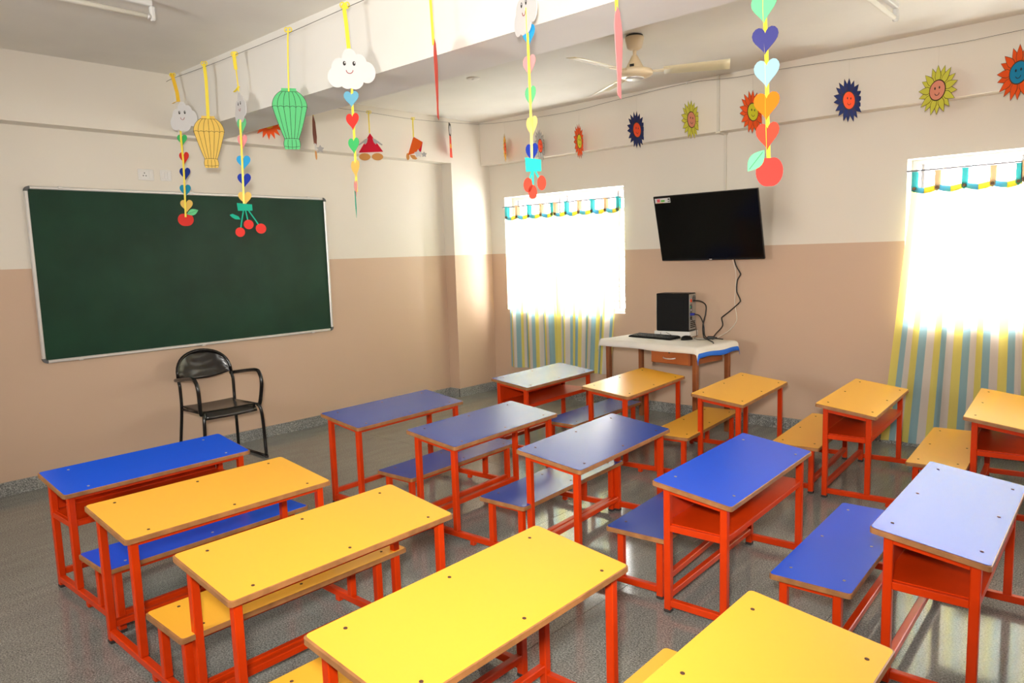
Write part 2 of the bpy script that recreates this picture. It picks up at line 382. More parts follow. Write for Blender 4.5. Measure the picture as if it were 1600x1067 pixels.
# ---------------------------------------------------------------- school desks (desk and bench welded to one frame)
DESKS = [
 # X, Y, angle, L, W, top z, drop, bench dx, bench dy, top, bench, shelf, label
 (1.861,-4.992,.0270,.914,.334,.568,.047,.517,-.022,'blue','blue',1,'blue desk with red shelf and blue bench, nearest the black armchair'),
 (2.622,-5.030,.0000,.885,.421,.580,.043,.546,.000,'yellow','yellow',0,'yellow desk directly behind the blue shelf desk by the armchair'),
 (3.393,-5.009,.0120,.936,.385,.570,.049,.520,-.020,'yellow','yellow',0,'yellow desk between the two other yellow desks in the left file, second nearest'),
 (4.209,-5.023,.0180,.960,.384,.574,.048,.520,-.020,'yellow','yellow',0,'large yellow desk at the bottom centre of the picture'),
 (4.992,-5.034,.0070,.965,.377,.573,.048,.520,-.020,'yellow','yellow',0,'yellow desk cut off by the bottom edge, nearest the viewer'),
 (1.909,-3.462,.0500,.930,.364,.577,.049,.534,-.011,'navy','navy',0,'open navy blue desk without shelf at the head of the middle file, facing the chalkboard'),
 (2.710,-3.437,.0570,.939,.373,.579,.045,.538,-.011,'navy','navy',0,'second navy blue desk from the chalkboard in the middle file, no shelf'),
 (3.471,-3.372,.0740,.945,.376,.576,.049,.520,-.025,'navy','navy',0,'third navy blue desk of the middle file, top shining with window light, no shelf'),
 (4.257,-3.400,.0410,.967,.348,.576,.047,.495,-.001,'blue','blue',1,'bright blue desk with open red shelf, middle of the room'),
 (5.101,-3.385,.0270,.963,.355,.570,.050,.520,-.020,'blue','blue',1,'blue shelf desk at the right edge, top mirroring the pale striped curtain'),
 (1.905,-1.910,.0450,.933,.363,.568,.044,.515,-.025,'navy','navy',1,'navy blue shelf desk in the far corner by the first window, top gleaming white'),
 (2.725,-1.829,.0840,.950,.375,.574,.044,.526,-.018,'yellow','yellow',0,'orange-yellow desk without shelf in front of the computer table'),
 (3.469,-1.607,.0860,.956,.358,.565,.046,.534,-.011,'yellow','yellow',0,'orange-yellow desk without shelf below the television cable, by the bare wall'),
 (4.272,-1.566,.0660,.981,.338,.583,.047,.496,-.018,'yellow','yellow',1,'orange-yellow desk with red shelf, left of the long striped curtain'),
 (5.017,-1.435,.0770,.963,.370,.573,.055,.520,-.020,'yellow','yellow',1,'orange-yellow shelf desk in front of the long striped curtain, at the right edge'),
]
bolt_me = {c: MB().lathe([(.0058, 0), (.0058, .0012), (.004, .0018)], 10).mesh('bolt', c) for c in ('bolt_dark', 'bolt_steel')}
under_me = MB().lathe([(.010, -.010), (.013, -.004), (.013, 0)], 8).mesh('bolt_nut', 'orange_paint')
foot_me = MB().cbox(-.016, .016, -.016, .016, 0, .014, .003).mesh('foot', 'rubber')
def plank(poly, ztop, thick, slope):
    b = MB(); n = len(poly); c = .003; cx = sum(p[0] for p in poly)/n; cy = sum(p[1] for p in poly)/n
    ins = [(x+(cx-x)*c/.2, y+(cy-y)*c/.2) for x, y in poly]
    rings = [(poly, ztop-thick), (poly, ztop-.002), (ins, ztop)]
    for P, z in rings: b.v += [(x, y, z-slope*x) for x, y in P]
    for k in range(2):
        for i in range(n): j = (i+1) % n; b.f.append((k*n+i, k*n+j, (k+1)*n+j, (k+1)*n+i)); b.m.append(0)
    b.f += [tuple(range(n))[::-1], tuple(2*n+i for i in range(n))]; b.m += [0, 0]
    return b, ins
def desk(X, Y, a, L_, W_, zh, drop, bx, by, ctop, cb, shelf, label):
    t = thing('school_desk', label, 'desk', (X, Y, 0), a, 'school desks with welded benches')
    sl = drop/W_; T = .019; q = .030; bw, bl, zb = .293, .965, .302
    fx, rx = .055, W_-.045; y0, y1 = .042, L_-.042; b0, b1 = bx+.045, bx+bw-.055
    lam = {'blue': 'blue_laminate', 'navy': 'navy_laminate', 'yellow': 'yellow_laminate'}
    bm = 'bolt_steel' if (shelf and ctop == 'blue' and X < 5) else 'bolt_dark'
    # table top
    pb, ins = plank(rrect(0, W_, 0, L_, .014), zh-.0012, T, sl); top = pb.build('desk_top', 'ply_edge', t)
    lb = MB(); n = len(ins); lb.v = [(x, y, zh-.0012-sl*x) for x, y in ins] + [(x, y, zh-sl*x) for x, y in ins]
    lb.f = [tuple(n+i for i in range(n))] + [(i, (i+1) % n, n+(i+1) % n, n+i) for i in range(n)]; lb.m = [0]*len(lb.f)
    lb.build('laminate', lam[ctop], top)
    for bxp in (.050, W_-.040):
        for byp in ((.10, L_/2, L_-.10) if not (shelf and ctop == 'blue' and X < 5) else (.12, L_-.12)):
            o = obj('bolt', bolt_me[bm], top, (bxp, byp, zh-sl*bxp)); o.rotation_euler = (0, math.atan(sl), 0)
            if bxp > .1 and not shelf: obj('bolt_nut', under_me, top, (bxp, byp, zh-T-sl*bxp))
    # bench
    pb, ins = plank(rrect(bx, bx+bw, by, by+bl, .014), zb-.0012, .019, 0); bt = pb.build('bench_seat', 'ply_edge', t)
    lb = MB(); n = len(ins); lb.v = [(x, y, zb-.0012) for x, y in ins] + [(x, y, zb) for x, y in ins]
    lb.f = [tuple(n+i for i in range(n))] + [(i, (i+1) % n, n+(i+1) % n, n+i) for i in range(n)]; lb.m = [0]*len(lb.f)
    lb.build('laminate', lam[cb], bt)
    for bxp in (bx+.05, bx+bw-.05):
        for byp in (by+.10, by+bl/2, by+bl-.10): obj('bolt', bolt_me[bm], bt, (bxp, byp, zb))
    # frame
    O = 'orange_paint'
    ut = lambda x: zh-T-.001-sl*x
    for yy in (y0, y1):
        for x, za in ((fx, .012), (rx, .058)):
            lg = MB(); lg.cbox(x-q/2, x+q/2, yy-q/2, yy+q/2, za, ut(x)-.002, .003); lg.build('leg', O, t)
        for x, za in ((b0, .058), (b1, .012)):
            MB().cbox(x-q/2, x+q/2, yy-q/2, yy+q/2, za, zb-.022, .003).build('bench_leg', O, t)
        MB().cbox(fx+q/2, b1-q/2, yy-q/2+.001, yy+q/2-.001, .028, .058, .003).build('base_rail', O, t)
        MB().bar((fx+q/2, yy, ut(fx+q/2)-.0135), (rx-q/2, yy, ut(rx-q/2)-.0135), .022, .025).build('end_rail', O, t)
        MB().box(b0+q/2, b1-q/2, yy-.011, yy+.011, zb-.046, zb-.021).build('bench_end_rail', O, t)
        obj('foot', foot_me, t, (fx, yy, 0)); obj('foot', foot_me, t, (b1, yy, 0))
        MB().cbox(rx+.10, rx+.128, yy-.013, yy+.013, .004, .028, .003).build('rail_foot', O, t)
    for x, z in ((fx, ut(fx)-.016), (rx, ut(rx)-.016), (b0, zb-.036), (b1, zb-.036)):
        MB().cbox(x-.011, x+.011, y0+q/2, y1-q/2, z-.0125, z+.0125, .002).build('long_rail', O, t)
    for x in (fx, b1): MB().cbox(x-.014, x+.014, y0+q/2, y1-q/2, .062, .090, .003).build('stretcher', O, t)
    if shelf:
        zs = zh-.185
        sh = MB().box(fx-.013, rx+.013, y0+.001, y1-.001, zs-.004, zs).build('shelf', O, t)
        MB().box(fx-.016, fx-.0135, y0+.016, y1-.016, zs, ut(fx)-.03).build('shelf_back', O, t)
        for yy in (y0, y1): MB().cbox(fx+q/2, rx-q/2, yy-.013, yy+.013, zs-.032, zs-.0045, .002).build('shelf_rail', O, t)
        for x in (fx, rx): MB().cbox(x-.012, x+.012, y0+q/2, y1-q/2, zs-.030, zs-.0045, .002).build('shelf_rail', O, t)
    return t
for d in DESKS: desk(*d)

# ---------------------------------------------------------------- chalkboard
def chalkboard():
    y0, y1, z0, z1 = -4.436, -2.056, .872, 2.092; t = thing('chalkboard', 'long green chalkboard in an aluminium frame on the left wall', 'chalkboard', (0, (y0+y1)/2, z0))
    h = (y1-y0)/2; H = z1-z0; f = .022
    MB().box(.002, .018, -h+.01, h-.01, .01, H-.01).build('writing_surface', 'board_green', t)
    for a, b, c, d in ((-h+.03, h-.03, H-f, H), (-h+.03, h-.03, 0, f), (-h, -h+f, .03, H-.03), (h-f, h, .03, H-.03)):
        MB().cbox(.001, .030, a, b, c, d, .005).build('frame_strip', 'aluminium', t)
    for sy in (-1, 1):
        for zz in (0, 1):
            pts = []; s_ = .034
            arc = [(s_-s_*math.cos(PI/2*i/6), s_-s_*math.sin(PI/2*i/6)) for i in range(7)]
            poly = arc + [(s_, f*.0+f)] + [(f, f), (f, s_)]
            poly = [(sy*(h-x), (H-z) if zz else z) for x, z in poly]
            b = MB(); n = len(poly); b.add([(.0005, y, z) for y, z in poly] + [(.033, y, z) for y, z in poly],
                  [tuple(range(n)), tuple(range(2*n-1, n-1, -1))] + [((i+1) % n, i, n+i, n+(i+1) % n) for i in range(n)])
            b.build('corner_cap', 'grey_plastic', t)
    for yy, zz in ((-h+.22, H-.004), (-.05, H-.004), (h-.18, H-.004), (-h+.24, .004), (-.05, .004), (h-.22, .004)):
        MB().cbox(.012, .034, yy-.014, yy+.014, zz-.008, zz+.008, .002).build('mounting_clip', 'aluminium', t)
chalkboard()
# ---------------------------------------------------------------- wall switch plates above the chalkboard
t = thing('socket_plate', 'white wall socket plate with round holes above the chalkboard', 'socket', (0, -3.62, 2.212))
MB().cbox(0, .008, -.058, .058, -.042, .042, .004).build('plate', 'white_plastic', t); MB().cbox(.006, .011, -.045, .020, -.030, .030, .002).build('module', 'white_plastic', t)
MB().cbox(.006, .012, .026, .046, -.030, .030, .002).build('switch_rocker', 'white_plastic', t)
for dy, dz in ((-.012, .012), (-.022, -.008), (-.002, -.008)):
    b = MB(); b.tube([(.009, dy, dz), (.0115, dy, dz)], .0042, 10); b.build('socket_hole', 'dark_hole', t)
t = thing('switch_plate', 'white wall switch plate beside the socket above the chalkboard', 'switch', (0, -3.472, 2.215))
MB().cbox(0, .008, -.042, .042, -.042, .042, .004).build('plate', 'white_plastic', t)
for k in range(3): MB().cbox(.006, .012, -.032+k*.022, -.014+k*.022, -.028, .028, .002).build('switch_rocker', 'white_plastic', t)

# ---------------------------------------------------------------- black metal armchair (faces +x)
def armchair():
    t = thing('armchair', 'black metal armchair with perforated seat and rounded back under the chalkboard', 'chair', (.17, -3.375, 0)); w_ = .215; r = .0125
    for s_ in (-1, 1):
        y = s_*w_
        MB().tube(smoothpath([(-.01, y*1.12, .0125), (.015, y*1.06, .22), (.035, y, .43), (.035, y, .59), (.028, y, .615), (.012, y, .655)], 5), r).build('back_leg', 'black_paint', t)
        MB().tube(smoothpath([(.40, y*1.0, .425), (.425, y*1.04, .40), (.435, y*1.08, .30), (.435, y*1.12, .0125)], 5), r).build('front_leg', 'black_paint', t)
        MB().tube([(-.01, y*1.12, .0125), (.435, y*1.12, .0125)], .011).build('floor_runner', 'black_paint', t)
        MB().tube(smoothpath([(-.012, y*1.02, .640), (.06, y*1.13, .652), (.33, y*1.17, .688), (.40, y*1.17, .665), (.425, y*1.16, .59), (.405, y*1.11, .45), (.395, y*1.05, .42)], 5), .0145).build('arm', 'black_paint', t)
        MB().lathe([(.015, 0), (.016, .008), (.0145, .014)], 12, (.435, y*1.12, 0)).build('foot', 'rubber', t)
        MB().tube([(.03, y, .42), (.40, y, .428)], .010).build('side_rail', 'black_paint', t)
    # bent back hoop
    pts = [(.015-.07*math.sin(PI*i/20)*.9, w_*-math.cos(PI*i/20)*1.0, .655+.195*math.sin(PI*i/20)**.75) for i in range(21)]
    MB().tube(pts, r).build('back_hoop', 'black_paint', t)
    b = MB(); n, m_ = 22, 14
    for i in range(n+1):
        a = i/n*2-1; ztop = .655+.190*max(0.0, 1-a*a)**.375; zbot = .662-.0*a - .035*(1-a*a)
        for j in range(m_+1):
            z = zbot+(ztop-zbot)*j/m_; k = (z-.62)/.23; b.v.append((.015-.065*max(0, k)*(1-a*a)**.5-.028*(1-a*a) + .0015*math.sin(z*520), a*w_*.985, z))
    b.f = [(i*(m_+1)+j, (i+1)*(m_+1)+j, (i+1)*(m_+1)+j+1, i*(m_+1)+j+1) for i in range(n) for j in range(m_)]; b.m = [0]*len(b.f); b.smooth = True
    o = b.build('backrest', 'black_perforated', t); md = o.modifiers.new('t', 'SOLIDIFY'); md.thickness = .004
    b = MB(); n, m_ = 16, 10
    for i in range(n+1):
        x = .02+.40*i/n; z = .437-.012*math.sin(PI*min(1, i/n*1.0)) - (.060*((i/n-.87)/.13) if i/n > .87 else 0)
        for j in range(m_+1): y = (j/m_*2-1)*.205; b.v.append((x-(.006 if i == n else 0), y, z+.004*(j/m_*2-1)**2))
    b.f = [(i*(m_+1)+j, (i+1)*(m_+1)+j, (i+1)*(m_+1)+j+1, i*(m_+1)+j+1) for i in range(n) for j in range(m_)]; b.m = [0]*len(b.f); b.smooth = True
    o = b.build('seat', 'black_perforated', t); md = o.modifiers.new('t', 'SOLIDIFY'); md.thickness = .006
armchair()

# ---------------------------------------------------------------- television on a tilting wall bracket
def tv():
    W_, H, th = .955, .585, .045; tilt = math.radians(14.7)
    t = thing('television', 'black flat television tilted forward on the wall above the computer', 'television', (2.862, -.105, 1.425)); t.rotation_euler = (tilt, 0, 0)
    MB().cbox(-W_/2, W_/2, -.012, .010, 0, H, .003).build('bezel', 'tv_bezel', t)
    MB().box(-W_/2+.009, W_/2-.009, -.0132, -.0118, .018, H-.009).build('screen', 'tv_screen', t)
    MB().cbox(-W_/2+.06, W_/2-.06, .0095, .0095+th*.7, .05, H-.10, .008).build('rear_housing', 'grey_plastic', t)
    MB().cbox(-.012, .012, -.0145, -.0125, .005, .011, .0005).build('logo', 'sticker_white', t)
    st = MB().box(-W_/2+.016, -W_/2+.166, -.0142, -.0133, H-.060, H-.018).build('energy_label', 'sticker_white', t)
    for x0, x1, z0, z1, m in ((.020, .050, .008, .036, 'sticker_red'), (.058, .096, .010, .026, 'sticker_green'), (.126, .136, .006, .016, 'ink'), (.140, .147, .006, .020, 'ink'), (.126, .147, .024, .036, 'ink'), (.003, .080, .001, .004, 'petal_gold')):
        MB().box(-W_/2+.016+x0, -W_/2+.016+x1, -.0146, -.0141, H-.060+z0, H-.060+z1).build('print', m, st)
    for s_ in (-.16, .16): MB().bar((s_, .040, .20), (s_, .142, .20), .03, .08).build('bracket_arm', 'grey_plastic', t)
tv()

# ---------------------------------------------------------------- computer table, cloth, computer
TZ = .757; TA = math.radians(-7.5); TC = (2.655, -.520)
def table():
    t = thing('computer_table', 'small brown wooden table with one drawer under a white cloth', 'table', (*TC, 0), TA)
    W_, D = 1.00, .53
    MB().cbox(-W_/2, W_/2, -D/2, D/2, TZ-.022, TZ, .003).build('table_top', 'table_wood', t)
    for sx in (-1, 1):
        for sy in (-1, 1):
            x, y = sx*(W_/2-.045), sy*(D/2-.045); MB().cbox(x-.019, x+.019, y-.019, y+.019, 0, TZ-.022, .003).build('leg', 'table_wood', t)
    for sy in (-1, 1): MB().cbox(-W_/2+.065, W_/2-.065, sy*(D/2-.045)-.01, sy*(D/2-.045)+.01, TZ-.055, TZ-.023, .002).build('apron', 'table_wood', t)
    for sx in (-1, 1): MB().cbox(sx*(W_/2-.045)-.012, sx*(W_/2-.045)+.012, -D/2+.065, D/2-.065, .10, .13, .003).build('foot_rail', 'table_wood', t)
    dr = MB().cbox(.045, .425, -D/2+.012, D/2-.07, TZ-.150, TZ-.024, .003).build('drawer_case', 'drawer_wood', t)
    MB().cbox(.050, .420, -D/2+.002, -D/2+.013, TZ-.146, TZ-.028, .003).build('drawer_front', 'drawer_wood', dr)
    MB().tube(smoothpath([(0.175, -D/2+.002, TZ-.098), (0.195, -D/2-.016, TZ-.102), (0.235, -D/2-.022, TZ-.104), (0.275, -D/2-.016, TZ-.102), (0.295, -D/2+.002, TZ-.098)], 4), .0055).build('handle', 'aluminium', dr)
    b = MB(); b.tube([(0.235, -D/2+.004, TZ-.055), (0.235, -D/2-.001, TZ-.055)], .008, 12); b.build('keyhole', 'dark_hole', dr)
    # cloth: rectangular sheet lying on the top, falling over the edges
    W2, D2, N, M = 1.15, .63, 60, 34; b = MB()
    hx, hy = W_/2+.006, D/2+.006
    for i in range(N+1):
        for j in range(M+1):
            x = -W2/2+.015+W2*i/N; y = -D2/2-.010+D2*j/M; z = TZ+.003; X_, Y_ = x, y
            ox, oy = max(0, abs(x)-hx), max(0, abs(y)-hy)
            if ox > 0: X_ = math.copysign(hx+.006+ox*.20+.003*math.sin(y*26), x); z -= ox*(.95+.08*math.sin(y*17+1))
            if oy > 0: Y_ = math.copysign(hy+.006+oy*.20+.002*math.sin(x*19), y); z -= oy*(.95+.06*math.sin(x*11))
            if not ox and not oy: z += .0012*(1+math.sin(x*21)*math.sin(y*17))
            b.v.append((X_, Y_, z))
    for i in range(N):
        for j in range(M):
            b.f.append((i*(M+1)+j, (i+1)*(M+1)+j, (i+1)*(M+1)+j+1, i*(M+1)+j+1)); b.m.append(1 if (i >= N-2 or i < 1) else 0)
    b.smooth = True
    o = tag(b.build('tablecloth', ['tablecloth_white', 'tablecloth_blue'], None, (*TC, 0), TA), 'white cloth with blue borders draped over the computer table', 'tablecloth')
    md = o.modifiers.new('t', 'SOLIDIFY'); md.thickness = .002; md.offset = 1
table()
CZ = TZ+.0075
def computer():
    a = math.radians(7); t = thing('computer_tower', 'black desktop computer tower on a white stand, rear ports facing right', 'computer', (2.590, -.235, CZ), a)
    L_, W_, H, z0 = .300, .170, .330, .048
    MB().cbox(-L_/2-.014, L_/2+.016, -W_/2-.012, W_/2+.012, 0, z0, .003).build('stand', 'white_plastic', t)
    b = MB().cbox(-L_/2, L_/2, -W_/2, W_/2, z0+.001, z0+H, .006).build('case', 'pc_black', t)
    MB().card(rrect(-L_/2+.055, L_/2-.04, z0+.035, z0+H-.05, .02), -W_/2-.0035, -W_/2+.001).build('panel_relief', 'pc_black', b)
    x = L_/2
    r = MB().box(x-.001, x+.0025, -W_/2+.010, W_/2-.010, z0+.012, z0+H-.008).build('rear_plate', 'pc_metal', t)
    MB().box(x+.002, x+.004, -.066, .066, z0+H-.085, z0+H-.015).build('power_supply', 'pc_metal', r)
    b = MB()
    for rr in (.012, .022, .031): b.tube([(x+.0045, .03+rr*math.cos(2*PI*k/20), z0+H-.05+rr*math.sin(2*PI*k/20)) for k in range(20)], .0016, 5, True)
    b.build('fan_grille', 'dark_hole', r)
    MB().box(x+.002, x+.005, -.058, -.022, z0+H-.076, z0+H-.05).build('power_inlet', 'face_red', r)
    MB().box(x+.002, x+.0035, -.060, -.012, z0+.095, z0+.235).build('port_panel', 'grey_plastic', r)
    for k, (yy, zz, m) in enumerate(((-.05, .212, 'paper_green'), (-.03, .212, 'paper_indigo'), (-.05, .118, 'dark_hole'), (-.03, .118, 'dark_hole'), (-.04, .185, 'sticker_white'))):
        MB().cbox(x+.003, x+.007, yy-.007, yy+.007, z0+zz-.007, z0+zz+.007, .001).build('port', m, r)
    MB().cbox(x+.003, x+.040, -.062, -.028, z0+.140, z0+.160, .003).build('video_plug', 'vga_blue', r)
    for k in range(4): MB().box(x+.002, x+.0045, -.055, .055, z0+.030+k*.016, z0+.039+k*.016).build('slot_cover', 'dark_hole', r)
computer()
def keyboard():
    t = thing('keyboard', 'black keyboard lying on the white tablecloth', 'keyboard', (2.497, -.452, CZ), math.radians(-7))
    b = MB(); b.add([(-.225, -.075, 0), (.225, -.075, 0), (.225, .075, 0), (-.225, .075, 0), (-.222, -.072, .012), (.222, -.072, .012), (.222, .072, .022), (-.222, .072, .022)],
        [(0, 3, 2, 1), (4, 5, 6, 7), (0, 1, 5, 4), (1, 2, 6, 5), (2, 3, 7, 6), (3, 0, 4, 7)]); b.build('body', 'pc_black', t)
    km = MB().cbox(-.0085, .0085, -.0085, .0085, 0, .007, .002).mesh('key', 'key_black')
    for r in range(6):
        for k in range(22):
            if r == 0 and 4 <= k <= 8: continue
            y = -.058+r*.0215+(.006 if r == 5 else 0); obj('key', km, t, (-.205+k*.0195, y, .0105+(y+.072)/.144*.010))
    MB().cbox(-.127, -.048, -.0665, -.0495, .0125, .0195, .002).build('space_bar', 'key_black', t)
keyboard()
def mouse():
    t = thing('computer_mouse', 'black computer mouse beside the keyboard', 'mouse', (2.815, -.455, CZ), math.radians(60)); b = MB(); n, m_ = 16, 8
    for i in range(m_+1):
        ph = PI/2*i/m_
        for k in range(n): th = 2*PI*k/n; b.v.append((.055*math.cos(th)*math.cos(ph)**.8, .031*math.sin(th)*math.cos(ph)**.8*(1-.1*math.cos(th)), .036*math.sin(ph)*(1-.15*math.cos(th)*math.cos(ph))))
    b.f = [(i*n+k, i*n+(k+1) % n, (i+1)*n+(k+1) % n, (i+1)*n+k) for i in range(m_) for k in range(n)] + [tuple(range(n))[::-1]]; b.m = [0]*len(b.f); b.smooth = True
    b.build('shell', 'pc_black', t); MB().tube([(.030, -.003, .0265), (.030, .003, .0265)], .008, 12).build('scroll_wheel', 'grey_plastic', t)
mouse()
def cable(name, pts, r, m, label):
    return tag(MB().tube(smoothpath(pts, 8), r, 6).build(name, m), label, 'cable')
cz = CZ+.005
cable('power_cable', [(2.715, -.205, 1.072), (2.80, -.20, 1.075), (2.862, -.21, 1.04), (2.872, -.23, .97), (2.862, -.26, .87), (2.89, -.30, cz+.01), (2.96, -.38, cz), (3.08, -.52, cz), (3.13, -.60, cz)], .0055, 'cable_black', 'thick black power cable looping from the top of the computer tower')
cable('video_cable', [(2.755, -.262, .962), (2.82, -.262, .958), (2.855, -.27, .925), (2.876, -.27, .86), (2.90, -.285, cz+.006), (3.00, -.30, cz), (3.08, -.33, cz)], .0045, 'cable_black', 'black video cable from the blue plug of the computer tower')
cable('mouse_cable', [(2.735, -.255, .93), (2.80, -.28, .88), (2.83, -.31, cz+.02), (2.84, -.37, cz-.002), (2.93, -.42, cz-.003), (2.97, -.36, cz-.003), (2.90, -.32, cz-.003)], .0022, 'cable_black', 'thin dark cable coiled on the cloth right of the tower')
cable('keyboard_cable', [(2.52, -.372, cz+.008), (2.50, -.345, cz+.03), (2.53, -.33, cz+.035), (2.60, -.36, cz+.02), (2.68, -.385, cz), (2.76, -.345, cz-.002)], .002, 'cable_black', 'thin curled cable in front of the white computer stand')
cable('television_cable', [(3.045, -.06, 1.44), (3.052, -.03, 1.37), (3.082, -.02, 1.31), (3.086, -.02, 1.29), (3.060, -.02, 1.24), (3.055, -.02, 1.15), (3.085, -.02, 1.08), (3.075, -.02, 1.05), (2.99, -.02, .975), (2.925, -.02, .925), (2.922, -.03, .91), (2.953, -.08, .85), (2.975, -.25, cz+.03), (3.00, -.36, cz)], .006, 'cable_black', 'black zigzag cable hanging from the television down to the table')
cable('white_television_cable', [(3.030, -.06, 1.44), (3.046, -.02, 1.30), (3.040, -.015, 1.15), (3.035, -.015, 1.05), (3.052, -.015, .94), (3.054, -.03, .885), (3.035, -.12, .82), (3.01, -.27, cz+.01), (2.98, -.33, cz)], .0035, 'cable_white', 'thin white cable hanging straight from the television')
t = thing('cable_adapter', 'small black power adapter lying among the cables on the tablecloth', 'adapter', (2.975, -.335, CZ), .4)
MB().cbox(-.030, .030, -.018, .018, 0, .026, .005).build('body', 'cable_black', t); MB().tube([(.03, 0, .013), (.05, 0, .012)], .006, 8).build('strain_relief', 'cable_black', t)

# ---------------------------------------------------------------- conduit on the window wall
t = thing('cable_conduit', 'thin painted conduit running up the wall above the television', 'conduit', (2.94, 0, 1.9))
MB().cbox(-.011, .011, -.018, 0, .02, ZL-1.9-.003, .003).build('lower_run', 'conduit_paint', t)
MB().cbox(-.011, .011, -WB-.018, -WB, ZL-1.9-.003, ZT-1.9, .003).build('upper_run', 'conduit_paint', t)
MB().cbox(-.020, .020, -WB-.018, 0, ZL-1.9-.020, ZL-1.9-.0035, .003).build('elbow', 'conduit_paint', t)

# ---------------------------------------------------------------- ceiling fan, tube lights, hook cap
def fan():
    t = thing('ceiling_fan', 'cream three-blade ceiling fan hanging from the far ceiling bay', 'fan', (3.08, -1.635, ZT)); 
    MB().lathe([(.050, 0), (.056, -.003), (.058, -.010), (.050, -.02)], 20).build('ceiling_gap', 'dark_hole', t)
    MB().lathe([(.064, -.014), (.062, -.026), (.048, -.082), (.030, -.094), (.018, -.098)], 24).build('canopy', 'cream_paint', t)
    MB().lathe([(.012, -.09), (.012, -.15)], 14).build('down_rod', 'cream_paint', t)
    MB().lathe([(.018, -.130), (.024, -.142), (.034, -.160), (.058, -.205), (.064, -.214), (.064, -.222)], 24).build('lower_canopy', 'cream_paint', t)
    MB().lathe([(.064, -.221), (.100, -.224), (.116, -.230), (.120, -.238), (.120, -.252), (.108, -.264), (.075, -.274), (.03, -.278)], 32).build('motor', 'cream_paint', t)
    MB().lathe([(.062, -.273), (.060, -.281), (.045, -.287), (.015, -.289)], 24).build('bottom_cap', 'aluminium', t)
    bd = MB().box(-.014, .014, -.0665, -.058, -.212, -.196).build('maker_badge', 'ink', t); bd.rotation_euler = (0, 0, math.radians(15))
    for a in (-94, 27, 147):
        b = MB(); n = 8; tw = math.radians(-13); zb_ = -.240
        for i in range(n+1):
            r = .19+.42*i/n; w_ = .052+.016*i/n
            for s_ in (-1, 0, 1): b.v.append((r, s_*w_, zb_+s_*w_*math.sin(tw)+(.006 if s_ == 0 else 0)))
        b.f = [(i*3+j, (i+1)*3+j, (i+1)*3+j+1, i*3+j+1) for i in range(n) for j in range(2)]; b.m = [0]*len(b.f); b.smooth = True
        o = b.build('blade', 'fan_blade', t, None, math.radians(a)); md = o.modifiers.new('t', 'SOLIDIFY'); md.thickness = .003
        for s_ in (-1, 1): MB().bar((.105, s_*.016, zb_), (.24, s_*.026, zb_), .012, .004).build('blade_iron', 'cream_paint', o)
fan()
def tube_light(x, y0, y1, label):
    t = thing('tube_light', label, 'light', (x, (y0+y1)/2, ZT), 0, 'fluorescent tube lights'); h = (y1-y0)/2
    MB().cbox(-.017, .017, -h, h, -.030, 0, .005).build('batten', 'fitting_white', t)
    MB().tube([(0, -h+.01, -.085), (0, h-.01, -.085)], .013, 12).build('tube', 'tube_white', t)
    for s_ in (-1, 1):
        MB().cbox(-.016, .016, s_*h-.014, s_*h+.014, -.104, -.026, .008).build('lamp_holder', 'fitting_white', t)
        MB().tube([(0, s_*(h-.03), -.085), (0, s_*(h-.012), -.085)], .0142, 12).build('end_cap', 'aluminium', t)
tube_light(1.65, -5.39, -4.17, 'unlit fluorescent tube light at the top left corner')
tube_light(4.50, -2.20, -.985, 'unlit fluorescent tube light near the top right')
t = thing('fan_hook_plate', 'small round cap on the ceiling left of the fan', 'hook plate', (1.55, -1.62, ZT)); MB().lathe([(.055, 0), (.052, -.006), (.03, -.009)], 20).build('disc', 'ceiling_paint', t); MB().lathe([(.015, -.006), (.012, -.016)], 12).build('hook', 'aluminium', t)

